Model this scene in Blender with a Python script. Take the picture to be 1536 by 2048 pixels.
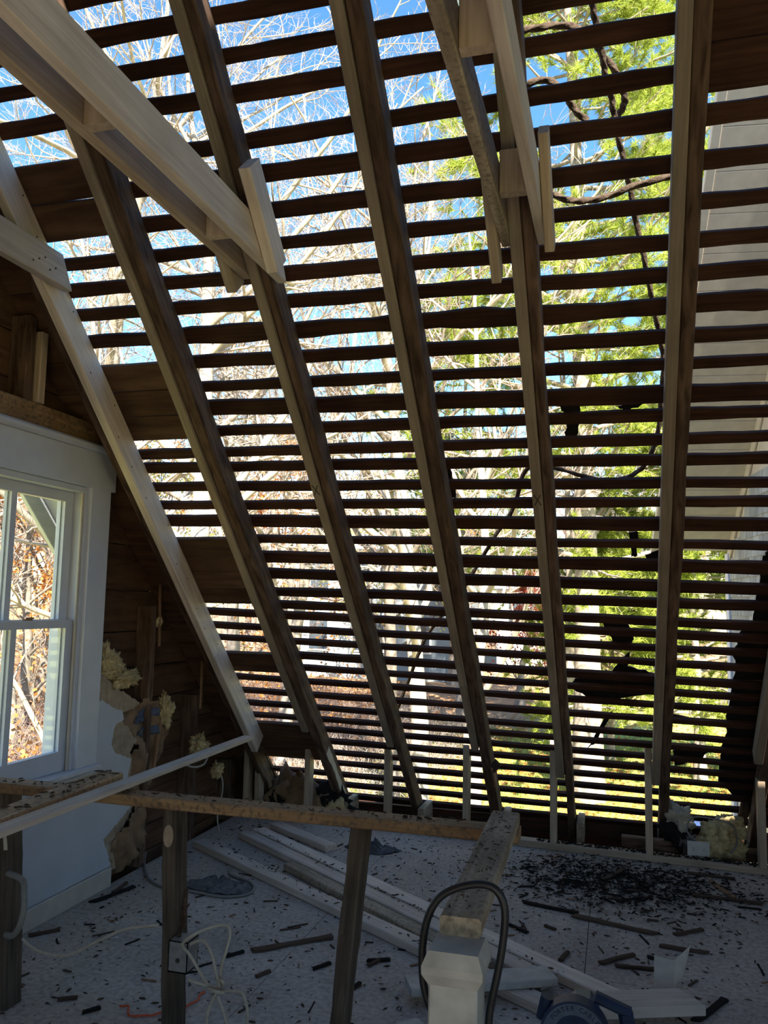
import bpy, bmesh, math, random
import numpy as np
from mathutils import Vector, Matrix
scene = bpy.context.scene
for o in list(bpy.data.objects): bpy.data.objects.remove(o)
col = scene.collection

# ------------------------------------------------------------------ camera
CAM_H = 1.5
cd = bpy.data.cameras.new('camera'); cam = bpy.data.objects.new('camera', cd); col.objects.link(cam)
yaw, pitch, roll = 0.27556, 0.10987, 0.01978
fwd = Vector((-math.sin(yaw)*math.cos(pitch), math.cos(yaw)*math.cos(pitch), math.sin(pitch)))
r0 = Vector((math.cos(yaw), math.sin(yaw), 0)); u0 = r0.cross(fwd)
rt = r0*math.cos(roll) + u0*math.sin(roll); upv = -r0*math.sin(roll) + u0*math.cos(roll)
M = Matrix((rt, upv, -fwd)).transposed().to_4x4(); M.translation = Vector((0, 0, CAM_H))
cam.matrix_world = M
cd.sensor_fit = 'HORIZONTAL'; cd.sensor_width = 36.0; cd.lens = 36.0*1642.66/1536.0
cd.clip_start = 0.02; cd.clip_end = 400
scene.camera = cam

# ------------------------------------------------------------------ sky, sun, exposure
world = bpy.data.worlds.new('world'); scene.world = world; world.use_nodes = True
wn = world.node_tree; wn.nodes.clear()
sky = wn.nodes.new('ShaderNodeTexSky'); sky.sky_type = 'NISHITA'; sky.sun_disc = False
sky.sun_elevation = math.radians(43); sky.sun_rotation = math.radians(160); sky.altitude = 50
sky.air_density = 1.15; sky.dust_density = 0.25; sky.ozone_density = 2.2
bg = wn.nodes.new('ShaderNodeBackground'); bg.inputs['Strength'].default_value = 0.14
wo = wn.nodes.new('ShaderNodeOutputWorld')
hs = wn.nodes.new('ShaderNodeHueSaturation'); hs.inputs['Saturation'].default_value = 1.26
wn.links.new(sky.outputs[0], hs.inputs['Color']); wn.links.new(hs.outputs[0], bg.inputs[0]); wn.links.new(bg.outputs[0], wo.inputs[0])
sd = bpy.data.lights.new('sun', 'SUN'); sd.energy = 9.0; sd.angle = 0.009; sd.color = (1.0, 0.90, 0.76)
sun = bpy.data.objects.new('sun', sd); col.objects.link(sun)
sun.rotation_euler = Vector((-0.27, 0.68, -0.68)).to_track_quat('-Z', 'Y').to_euler()
sun.location = (4, -12, 14)
vs = scene.view_settings; vs.view_transform = 'Standard'; vs.look = 'None'; vs.gamma = 1.0
vs.use_curve_mapping = False; vs.exposure = 1.42

# ------------------------------------------------------------------ measured tables (metres)
D = {
    'LATH': [[0.63, -0.004, 0.053], [0.509, -0.001, 0.062], [0.358, 0.01, 0.057], [0.221, -0.001, 0.066], [0.074, -0.003, 0.064], [-0.066, -0.006, 0.052], [-0.205, -0.014, 0.06], [-0.331, -0.017, 0.058], [-0.461, -0.014, 0.074], [-0.594, -0.014, 0.06], [-0.718, -0.009, 0.051], [-0.858, -0.021, 0.08], [-0.963, -0.005, 0.055], [-1.088, -0.004, 0.053], [-1.196, -0.013, 0.056], [-1.326, -0.015, 0.053], [-1.438, -0.009, 0.051], [-1.568, -0.019, 0.073], [-1.694, -0.019, 0.045], [-1.832, -0.023, 0.075], [-1.97, -0.028, 0.069], [-2.093, -0.017, 0.059], [-2.226, -0.033, 0.055], [-2.32, -0.035, 0.052], [-2.432, -0.031, 0.044], [-2.549, -0.035, 0.042], [-2.683, -0.04, 0.056], [-2.792, -0.035, 0.043], [-2.911, -0.029, 0.042], [-3.042, -0.027, 0.045], [-3.188, -0.035, 0.042], [-3.293, -0.025, 0.042], [-3.411, -0.032, 0.042], [-3.527, -0.024, 0.049], [-3.648, -0.019, 0.043], [-3.778, -0.023, 0.044], [-3.903, -0.016, 0.044], [-4.035, -0.02, 0.047], [-4.18, -0.02, 0.06]],
    'ZONES': [[0.055, 0.374], [-0.989, -0.554], [-2.163, -1.649], [-2.779, -2.6], [-3.706, -3.311]],
    'TOPR': [0.264],
    'DRY': [[3.74, 0.967], [3.791, 0.969], [3.884, 0.92], [3.979, 0.891], [3.998, 0.846], [3.917, 0.82], [3.894, 0.725], [3.93, 0.68], [4.017, 0.648], [4.086, 0.62], [4.072, 0.564], [4.051, 0.489], [4.11, 0.365], [4.056, 0.335], [4.011, 0.315], [3.949, 0.288], [3.864, 0.25], [3.906, 0.183], [3.945, 0.097]],
    'TAN': [[3.737, 1.126], [3.81, 1.09], [3.945, 1.011], [4.054, 0.963], [4.157, 0.919], [4.09, 0.888], [4.004, 0.883], [3.989, 0.842], [4.072, 0.772], [4.147, 0.713], [4.083, 0.655], [4.107, 0.606], [4.097, 0.506], [4.14, 0.358], [4.098, 0.294], [4.017, 0.248], [3.958, 0.2], [3.982, 0.137], [4.006, 0.069]],
    'KRAFT1': [[4.023, 0.863], [4.204, 0.929], [4.328, 0.905], [4.432, 0.783], [4.426, 0.611], [4.37, 0.45], [4.155, 0.385], [4.08, 0.56], [4.177, 0.679], [4.038, 0.807]],
    'KRAFT2': [[4.142, 0.356], [4.276, 0.326], [4.273, 0.195], [4.208, 0.077], [4.045, 0.032], [3.945, 0.125], [3.933, 0.204], [4.045, 0.279]],
    'INS1': [-2.6, 3.861, 1.163],
    'INS2': [-2.6, 4.032, 1.071],
    'INS3': [-2.6, 4.391, 0.812],
    'INS4': [-2.6, 4.896, 0.566],
    'INS5': [-2.6, 5.085, 0.359],
    'INS6': [-2.6, 4.01, 0.067],
    'GPLANK': [[3.978, 1.802], [3.989, 1.54], [3.942, 1.308], [4.331, 1.108], [4.766, 1.095], [4.784, 0.905], [4.8, 0.731], [4.814, 0.574]],
    'CABLE1': [[-2.741, 4.615, 0.008], [-2.662, 4.433, 0.008], [-2.516, 4.197, 0.008], [-2.403, 4.063, 0.008], [-2.269, 3.987, 0.008], [-2.122, 3.983, 0.008], [-1.941, 3.961, 0.008], [-1.832, 4.021, 0.008], [-1.826, 4.117, 0.008], [-1.887, 4.201, 0.008], [-1.984, 4.251, 0.008], [-2.048, 4.29, 0.008], [-2.08, 4.368, 0.008]],
    'PITCHPILE': [[-0.483, 4.89, 0.0], [-0.072, 4.732, 0.0], [0.411, 4.818, 0.0], [0.262, 5.293, 0.0], [-0.339, 5.232, 0.0]],
    'DARKSTICKS': [[[-1.516, 3.426, 0.008], [-1.24, 3.676, 0.008]], [[-1.208, 3.34, 0.008], [-1.16, 3.415, 0.008]], [[-1.399, 3.205, 0.008], [-1.366, 3.268, 0.008]], [[-2.557, 3.698, 0.008], [-2.488, 3.951, 0.008]], [[-2.535, 3.833, 0.008], [-2.555, 3.994, 0.008]], [[-2.515, 3.259, 0.008], [-2.43, 3.358, 0.008]], [[-1.872, 2.746, 0.008], [-1.834, 2.797, 0.008]], [[-2.019, 2.801, 0.008], [-1.959, 2.837, 0.008]], [[-0.469, 4.392, 0.008], [-0.197, 4.328, 0.008]], [[-0.212, 4.288, 0.008], [0.158, 4.176, 0.008]], [[0.372, 4.796, 0.008], [0.706, 4.765, 0.008]], [[0.486, 5.067, 0.008], [0.577, 4.811, 0.008]], [[-0.08, 3.774, 0.008], [0.06, 3.909, 0.008]], [[0.115, 3.901, 0.008], [0.196, 3.886, 0.008]], [[0.173, 4.047, 0.008], [0.37, 4.029, 0.008]], [[0.246, 4.2, 0.008], [0.375, 4.305, 0.008]], [[-0.5, 4.072, 0.008], [-0.407, 4.004, 0.008]], [[-0.244, 3.745, 0.008], [-0.216, 3.844, 0.008]], [[0.266, 3.381, 0.008], [0.389, 3.59, 0.008]], [[-0.087, 4.868, 0.008], [0.029, 5.107, 0.008]], [[0.376, 5.163, 0.008], [0.624, 5.141, 0.008]], [[-1.019, 3.487, 0.008], [-0.932, 3.526, 0.008]], [[-1.003, 3.442, 0.008], [-0.968, 3.514, 0.008]], [[-1.6, 3.335, 0.008], [-1.548, 3.405, 0.008]], [[-0.337, 4.115, 0.008], [-0.288, 4.081, 0.008]], [[-0.019, 3.769, 0.008], [0.141, 3.782, 0.008]], [[-1.003, 3.232, 0.008], [-0.988, 3.281, 0.008]], [[-1.027, 3.151, 0.008], [-1.012, 3.185, 0.008]]],
    'ORANGE': [[-1.774, 2.817, 0.006], [-1.767, 2.847, 0.006], [-1.732, 2.827, 0.006], [-1.701, 2.791, 0.006], [-1.654, 2.791, 0.006], [-1.616, 2.811, 0.006], [-1.591, 2.838, 0.006], [-1.548, 2.833, 0.006], [-1.525, 2.871, 0.006], [-1.542, 2.913, 0.006], [-1.534, 2.956, 0.006], [-1.527, 3.0, 0.006], [-1.531, 3.028, 0.006], [-1.549, 3.014, 0.006]],
    'CABLEW': [[-2.048, 2.62, 0.285], [-2.015, 2.62, 0.264], [-1.961, 2.62, 0.249], [-1.889, 2.62, 0.248], [-1.829, 2.62, 0.264], [-1.771, 2.62, 0.298], [-1.704, 2.62, 0.334], [-1.637, 2.62, 0.367], [-1.56, 2.62, 0.385], [-1.507, 2.62, 0.396]],
    'COIL': [[[-1.275, 2.6, 0.235], [-1.326, 2.6, 0.275], [-1.366, 2.6, 0.333], [-1.381, 2.6, 0.37], [-1.351, 2.6, 0.402], [-1.297, 2.6, 0.428], [-1.243, 2.6, 0.437], [-1.221, 2.6, 0.418], [-1.222, 2.6, 0.374], [-1.238, 2.6, 0.318], [-1.248, 2.6, 0.262], [-1.261, 2.6, 0.237]], [[-1.368, 2.6, 0.364], [-1.322, 2.6, 0.381], [-1.275, 2.6, 0.352], [-1.255, 2.6, 0.308], [-1.247, 2.6, 0.254]], [[-1.243, 2.6, 0.235], [-1.172, 2.6, 0.249], [-1.145, 2.6, 0.23], [-1.143, 2.6, 0.185], [-1.156, 2.6, 0.145]], [[-1.261, 2.6, 0.232], [-1.277, 2.6, 0.181], [-1.283, 2.6, 0.121]], [[-1.246, 2.6, 0.231], [-1.223, 2.6, 0.188], [-1.217, 2.6, 0.131]], [[-1.354, 2.6, 0.271], [-1.316, 2.6, 0.253], [-1.27, 2.6, 0.24], [-1.244, 2.6, 0.25], [-1.227, 2.6, 0.273], [-1.236, 2.6, 0.282], [-1.263, 2.6, 0.276]]],
    'HOSE': [[-0.343, 1.83, 0.561], [-0.376, 1.83, 0.608], [-0.402, 1.83, 0.663], [-0.411, 1.83, 0.713], [-0.41, 1.83, 0.774], [-0.398, 1.83, 0.828], [-0.374, 1.83, 0.867], [-0.336, 1.83, 0.891], [-0.292, 1.83, 0.903], [-0.26, 1.83, 0.9], [-0.241, 1.83, 0.881], [-0.233, 1.83, 0.847], [-0.238, 1.83, 0.786], [-0.249, 1.83, 0.724], [-0.264, 1.83, 0.652], [-0.269, 1.83, 0.592], [-0.276, 1.83, 0.542]],
    'JBOX': [-1.359, 2.6, 0.31],
    'ROPE': [[[-0.067, 2.9, 3.809], [-0.06, 2.959, 3.752], [-0.049, 3.004, 3.708], [-0.025, 3.092, 3.621], [-0.018, 3.129, 3.585], [0.004, 3.19, 3.525], [0.014, 3.24, 3.476], [0.031, 3.306, 3.411], [0.051, 3.368, 3.35], [0.071, 3.432, 3.287], [0.1, 3.554, 3.167], [0.135, 3.668, 3.055], [0.165, 3.78, 2.946], [0.197, 3.896, 2.831], [0.227, 4.009, 2.72], [0.234, 4.086, 2.644], [0.229, 4.186, 2.546], [0.219, 4.333, 2.401], [0.188, 4.432, 2.304], [0.139, 4.505, 2.233], [0.055, 4.548, 2.191], [-0.049, 4.555, 2.183], [-0.158, 4.534, 2.204], [-0.315, 4.49, 2.248], [-0.416, 4.476, 2.262], [-0.482, 4.518, 2.22], [-0.564, 4.699, 2.042], [-0.701, 4.861, 1.883], [-0.911, 5.128, 1.62], [-1.201, 5.437, 1.317], [-1.324, 5.62, 1.137], [-1.505, 5.931, 0.831], [-1.609, 6.104, 0.661]], [[-0.339, 3.032, 3.75], [-0.261, 3.032, 3.751], [-0.147, 3.04, 3.742], [-0.064, 3.083, 3.7], [-0.027, 3.125, 3.659], [0.026, 3.176, 3.609], [0.052, 3.23, 3.556], [0.056, 3.257, 3.53], [0.038, 3.282, 3.505], [0.009, 3.3, 3.487]], [[-0.325, 3.087, 3.556], [-0.237, 3.082, 3.56], [-0.172, 3.128, 3.516], [-0.136, 3.171, 3.474], [-0.088, 3.205, 3.44]], [[-0.263, 3.412, 3.265], [-0.191, 3.438, 3.239], [-0.119, 3.45, 3.228], [-0.025, 3.446, 3.231], [0.096, 3.422, 3.255], [0.244, 3.406, 3.271]]],
    'FELT': [[[-0.823, -1.124], [-0.784, -1.14], [-0.752, -1.259], [-0.754, -1.412], [-0.8, -1.402], [-0.813, -1.257]], [[-0.223, -0.843], [-0.129, -0.861], [-0.144, -0.988], [-0.169, -1.08], [-0.213, -1.092], [-0.197, -0.972], [-0.231, -0.906]], [[-0.069, -2.257], [0.059, -2.272], [0.092, -2.387], [0.059, -2.612], [0.205, -2.666], [0.203, -2.839], [-0.123, -2.932], [-0.247, -2.828], [-0.23, -2.737], [-0.022, -2.659], [0.072, -2.488], [-0.019, -2.42]], [[-0.069, -3.076], [-0.025, -3.016], [-0.117, -3.316], [-0.179, -3.399]], [[0.065, -1.628], [0.105, -1.635], [0.106, -1.79], [0.075, -1.797]], [[0.141, -1.783], [0.206, -1.75], [0.207, -1.816], [0.156, -1.823]], [[0.016, -0.919], [0.089, -0.893], [0.13, -0.913], [0.048, -0.951]], [[0.295, -3.011], [0.46, -3.066], [0.566, -3.047], [0.596, -3.099], [0.311, -3.103]], [[0.32, -3.369], [0.429, -3.283], [0.53, -3.346], [0.465, -3.454], [0.339, -3.52]]],
    'DARKR': [[0.712, -1.742], [0.673, -1.789], [0.672, -2.021], [0.667, -2.233], [0.615, -2.316], [0.597, -2.463], [0.615, -2.642], [0.606, -2.789], [0.6, -2.965], [0.603, -3.195], [0.588, -3.391], [0.593, -3.648], [0.734, -3.846], [0.809, -4.061], [0.987, -4.089]],
    'WING': [[0.671, 5.35, 4.557], [0.355, 7.879, 2.072], [1.117, 6.681, 3.249], [0.971, 7.921, 2.03]],
    'XM': [[-1.415, 3.719, 2.038], [-0.351, 3.777, 1.981]],
    'CL3a': [-1.25, 2.56, 3.037, 3.961, 0.303],
    'CL3b': [-1.25, 2.764, 2.746, 3.896, -0.046],
    'CL5a': [-0.17, 2.042, 2.718, 3.37, 0.448],
    'CL5b': [-0.17, 2.164, 2.425, 3.246, 0.156],
    'CL5c': [-0.47, 3.208, 3.154, 4.498, -0.078],
    'CL5d': [-0.47, 3.32, 2.911, 4.403, -0.327],
    'CL3c': [-1.5, 2.88, 2.943, 4.118, 0.009],
    'CL3d': [-1.5, 2.975, 2.792, 4.077, -0.165],
    'BLK1': [-1.419, 2.634, 2.86],
    'BLK1b': [-1.353, 1.923, 2.86],
    'BLK2': [-0.331, 2.599, 2.86],
    'BLK2b': [-0.317, 1.855, 2.86],
    'SAW': [-0.135, 2.75, 0.196],
    'PAPER': [[0.133, 3.611, 0.0], [0.187, 3.629, 0.0], [0.259, 3.841, 0.0]],
    'PINE': [-0.66, 22.0, -0.866],
    'STRIP': [[-1.87, 4.077, 0.78], [-1.65, 1.988, 0.85]],
    'BOARDLL': [[-0.787, 2.961, 0.03], [-0.683, 3.179, 0.03]],
    'BARGE': [[-3.12, -1.237], [-3.157, -1.778]],
    'OUTLET': [0.46, 5.42, 0.072],
    'TOPSTUD': [-2.57, 3.184, 2.41],
    'HOLE': 1,
}

TH = 0.77665
SN, CS = math.sin(TH), math.cos(TH)
NV = Vector((0, SN, CS)); UV = Vector((0, -CS, SN)); XV = Vector((1, 0, 0))
def rp(x, s, k): return XV*x + UV*s + NV*k        # x along the laths, s up the slope, k out through the roof

# ------------------------------------------------------------------ materials
def nmat(name):
    m = bpy.data.materials.new(name); m.use_nodes = True; nt = m.node_tree
    return m, nt, nt.nodes['Principled BSDF']
def spec(b, v):
    b.inputs['Specular IOR Level'].default_value = v
def plain(name, c, rough=0.7, sp=0.3, metal=0.0, noise=0.0, nscale=20.0, bump=0.0):
    m, nt, b = nmat(name); b.inputs['Roughness'].default_value = rough; spec(b, sp); b.inputs['Metallic'].default_value = metal
    b.inputs['Base Color'].default_value = (*c, 1)
    if noise or bump:
        tc = nt.nodes.new('ShaderNodeTexCoord'); nz = nt.nodes.new('ShaderNodeTexNoise')
        nz.inputs['Scale'].default_value = nscale; nz.inputs['Detail'].default_value = 6
        nt.links.new(tc.outputs['Object'], nz.inputs['Vector'])
        if noise:
            r = nt.nodes.new('ShaderNodeValToRGB')
            r.color_ramp.elements[0].position = .3; r.color_ramp.elements[1].position = .7
            r.color_ramp.elements[0].color = (*[x*(1-noise) for x in c], 1)
            r.color_ramp.elements[1].color = (*[min(1, x*(1+noise)) for x in c], 1)
            nt.links.new(nz.outputs[0], r.inputs[0]); nt.links.new(r.outputs[0], b.inputs['Base Color'])
        if bump:
            bp = nt.nodes.new('ShaderNodeBump'); bp.inputs['Strength'].default_value = bump; bp.inputs['Distance'].default_value = .01
            nt.links.new(nz.outputs[0], bp.inputs['Height']); nt.links.new(bp.outputs[0], b.inputs['Normal'])
    return m
def wood(name, dark, light, rough=.75, grain=(1.2, 26, 26), blotch=.35, bump=.25, dirt=None, sp=.25):
    """grain runs along each piece's own X axis"""
    m, nt, b = nmat(name); b.inputs['Roughness'].default_value = rough; spec(b, sp)
    tc = nt.nodes.new('ShaderNodeTexCoord'); oi = nt.nodes.new('ShaderNodeObjectInfo')
    mul = nt.nodes.new('ShaderNodeMath'); mul.operation = 'MULTIPLY'; mul.inputs[1].default_value = 37.0
    nt.links.new(oi.outputs['Random'], mul.inputs[0])
    add = nt.nodes.new('ShaderNodeVectorMath'); add.operation = 'ADD'
    nt.links.new(tc.outputs['Object'], add.inputs[0]); nt.links.new(mul.outputs[0], add.inputs[1])
    mp = nt.nodes.new('ShaderNodeMapping'); mp.inputs['Scale'].default_value = grain
    nt.links.new(add.outputs[0], mp.inputs[0])
    n1 = nt.nodes.new('ShaderNodeTexNoise'); n1.inputs['Scale'].default_value = 2.2; n1.inputs['Detail'].default_value = 7
    n1.inputs['Distortion'].default_value = .6
    nt.links.new(mp.outputs[0], n1.inputs['Vector'])
    n2 = nt.nodes.new('ShaderNodeTexNoise'); n2.inputs['Scale'].default_value = 5.0; n2.inputs['Detail'].default_value = 3
    nt.links.new(add.outputs[0], n2.inputs['Vector'])
    r = nt.nodes.new('ShaderNodeValToRGB'); r.color_ramp.elements[0].position = .32; r.color_ramp.elements[1].position = .68
    r.color_ramp.elements[0].color = (*dark, 1); r.color_ramp.elements[1].color = (*light, 1)
    nt.links.new(n1.outputs[0], r.inputs[0])
    mx = nt.nodes.new('ShaderNodeMix'); mx.data_type = 'RGBA'; mx.blend_type = 'MULTIPLY'
    mx.inputs['Factor'].default_value = blotch
    r2 = nt.nodes.new('ShaderNodeValToRGB'); r2.color_ramp.elements[0].position = .35; r2.color_ramp.elements[1].position = .62
    r2.color_ramp.elements[0].color = (.35, .32, .3, 1); r2.color_ramp.elements[1].color = (1, 1, 1, 1)
    nt.links.new(n2.outputs[0], r2.inputs[0]); nt.links.new(r.outputs[0], mx.inputs['A']); nt.links.new(r2.outputs[0], mx.inputs['B'])
    hv = nt.nodes.new('ShaderNodeHueSaturation')
    mr = nt.nodes.new('ShaderNodeMapRange'); mr.inputs['To Min'].default_value = .82; mr.inputs['To Max'].default_value = 1.18
    nt.links.new(oi.outputs['Random'], mr.inputs[0]); nt.links.new(mr.outputs[0], hv.inputs['Value'])
    nt.links.new(mx.outputs['Result'], hv.inputs['Color'])
    out = hv.outputs[0]
    if dirt:
        geo = nt.nodes.new('ShaderNodeTexNoise'); geo.inputs['Scale'].default_value = 60; geo.inputs['Detail'].default_value = 4
        nt.links.new(tc.outputs['Object'], geo.inputs['Vector'])
        r3 = nt.nodes.new('ShaderNodeValToRGB'); r3.color_ramp.elements[0].position = .5; r3.color_ramp.elements[1].position = .66
        r3.color_ramp.elements[0].color = (0, 0, 0, 1); r3.color_ramp.elements[1].color = (.75, .75, .75, 1)
        nt.links.new(geo.outputs[0], r3.inputs[0])
        mx2 = nt.nodes.new('ShaderNodeMix'); mx2.data_type = 'RGBA'; mx2.inputs['B'].default_value = (*dirt, 1)
        nt.links.new(r3.outputs[0], mx2.inputs['Factor']); nt.links.new(out, mx2.inputs['A']); out = mx2.outputs['Result']
    nt.links.new(out, b.inputs['Base Color'])
    bp = nt.nodes.new('ShaderNodeBump'); bp.inputs['Strength'].default_value = bump; bp.inputs['Distance'].default_value = .004
    nt.links.new(n1.outputs[0], bp.inputs['Height']); nt.links.new(bp.outputs[0], b.inputs['Normal'])
    return m
MT = {}
MT['new'] = wood('pine_lumber', (.42, .32, .22), (.60, .48, .36), .62, blotch=.25, bump=.12)
MT['pale'] = wood('pale_pine_lumber', (.60, .50, .41), (.78, .68, .58), .6, blotch=.18, bump=.1)
MT['sister'] = wood('greyed_pine_lumber', (.25, .195, .14), (.37, .295, .22), .65, blotch=.3, bump=.12)
MT['rail'] = wood('amber_old_pine', (.30, .18, .085), (.47, .30, .16), .6, blotch=.4, bump=.2, dirt=(.10, .075, .055))
MT['dusty'] = wood('dusty_rail_pine', (.34, .27, .19), (.56, .46, .34), .75, blotch=.5, bump=.2, dirt=(.17, .14, .11))
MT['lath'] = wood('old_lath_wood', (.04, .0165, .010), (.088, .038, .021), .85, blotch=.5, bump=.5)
MT['timber'] = wood('old_rafter_wood', (.062, .034, .022), (.205, .13, .088), .85, grain=(2.5, 18, 18), blotch=.5, bump=.7)
MT['plank'] = wood('old_gable_plank', (.075, .038, .022), (.165, .09, .05), .85, grain=(1.0, 9, 20), blotch=.45, bump=.4)
MT['post'] = wood('weathered_stud_wood', (.055, .042, .032), (.15, .115, .085), .9, blotch=.5, bump=.7)
MT['char'] = plain('black_debris', (.022, .018, .016), .95, .15, noise=.5, nscale=40, bump=.4)
MT['splint'] = wood('splintered_wood', (.05, .033, .024), (.14, .085, .055), .9, blotch=.4)
MT['splint2'] = wood('fresh_splinter_wood', (.22, .12, .06), (.42, .25, .14), .85, blotch=.3)
MT['felt'] = plain('roofing_felt', (.012, .011, .011), .9, .2, noise=.3, nscale=30, bump=.4)
MT['white'] = plain('white_paint', (.61, .635, .70), .45, .4, noise=.05, nscale=9, bump=.05)
MT['cream'] = plain('cream_paint', (.56, .51, .43), .5, .4, noise=.08, nscale=12)
MT['newel'] = plain('worn_white_paint', (.44, .43, .39), .55, .35, noise=.22, nscale=16, bump=.15)
MT['dry'] = plain('painted_drywall', (.54, .565, .61), .6, .3, noise=.05, nscale=5, bump=.03)
MT['tan'] = plain('torn_drywall_paper', (.40, .31, .22), .9, .1, noise=.2, nscale=25, bump=.3)
MT['kraft'] = plain('kraft_paper', (.26, .165, .095), .7, .3, noise=.35, nscale=14, bump=.3)
MT['blue'] = plain('blue_print', (.09, .11, .16), .7, .3, noise=.4, nscale=60)
MT['fiber'] = plain('yellow_fiberglass', (.60, .47, .25), 1.0, .05, noise=.3, nscale=35, bump=.8)
MT['cloth'] = plain('grey_rag', (.17, .165, .16), .95, .1, noise=.4, nscale=25, bump=.5)
MT['bag'] = plain('dark_plastic_bag', (.05, .05, .052), .35, .5, noise=.4, nscale=20, bump=.4)
MT['cable'] = plain('white_cable_jacket', (.47, .42, .33), .55, .35, noise=.15, nscale=30)
MT['cableg'] = plain('grey_cable_jacket', (.24, .23, .21), .6, .35, noise=.15, nscale=30)
MT['hose'] = plain('black_rubber', (.012, .013, .015), .45, .45, noise=.2, nscale=60)
MT['rope'] = plain('old_rope', (.075, .055, .04), .95, .1, noise=.4, nscale=60, bump=.6)
MT['orange'] = plain('orange_string', (.75, .12, .04), .7, .3)
MT['steel'] = plain('galvanised_steel', (.42, .42, .41), .42, .5, metal=.7, noise=.2, nscale=40)
MT['nail'] = plain('nail_steel', (.05, .045, .04), .6, .4, metal=.5)
MT['navy'] = plain('dark_blue_plastic', (.02, .035, .075), .45, .4, noise=.25, nscale=30)
MT['sawgrey'] = plain('grey_blue_metal', (.13, .16, .20), .4, .5, metal=.3, noise=.2, nscale=30)
MT['ink'] = plain('pencil_ink', (.02, .02, .02), .9, .1)
MT['plate'] = plain('white_plastic', (.62, .60, .55), .5, .4, noise=.08, nscale=20)
MT['paper'] = plain('cream_paper_scrap', (.55, .49, .40), .8, .2, noise=.12, nscale=20)
MT['bark'] = plain('pale_bark', (.34, .30, .255), .9, .15, noise=.35, nscale=5, bump=.4)
MT['twig'] = plain('pale_twig_bark', (.38, .33, .285), .85, .2, noise=.3, nscale=3)
MT['redtwig'] = plain('reddish_twig_bark', (.34, .25, .215), .85, .2, noise=.3, nscale=3)
MT['pbark'] = plain('pine_bark', (.29, .25, .215), .95, .1, noise=.45, nscale=7, bump=.8)
MT['gbark'] = plain('grey_bark', (.22, .19, .16), .95, .1, noise=.4, nscale=5, bump=.5)
def leafmat(name, c, tr, var=.35):
    m, nt, b = nmat(name); nt.nodes.remove(b)
    geo = nt.nodes.new('ShaderNodeNewGeometry')
    r = nt.nodes.new('ShaderNodeValToRGB')
    r.color_ramp.elements[0].color = (*[x*(1-var) for x in c], 1); r.color_ramp.elements[1].color = (*[min(1, x*(1+var)) for x in c], 1)
    nt.links.new(geo.outputs['Random Per Island'], r.inputs[0])
    d = nt.nodes.new('ShaderNodeBsdfDiffuse'); t = nt.nodes.new('ShaderNodeBsdfTranslucent'); mx = nt.nodes.new('ShaderNodeMixShader')
    mx.inputs[0].default_value = tr
    nt.links.new(r.outputs[0], d.inputs[0]); nt.links.new(r.outputs[0], t.inputs[0])
    nt.links.new(d.outputs[0], mx.inputs[1]); nt.links.new(t.outputs[0], mx.inputs[2])
    nt.links.new(mx.outputs[0], nt.nodes['Material Output'].inputs[0])
    return m
MT['needle'] = leafmat('pine_needles', (.36, .43, .08), .4)
MT['needle2'] = leafmat('bluish_pine_needles', (.14, .24, .07), .35)
MT['leafo'] = leafmat('orange_leaves', (.60, .27, .08), .4)
MT['leafb'] = leafmat('brown_leaves', (.42, .24, .12), .35)
MT['leafy'] = leafmat('yellow_green_leaves', (.42, .40, .12), .4)
MT['leafr'] = leafmat('red_leaves', (.38, .10, .06), .35)
MT['grassb'] = leafmat('grass_blades', (.34, .42, .09), .3)

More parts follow.
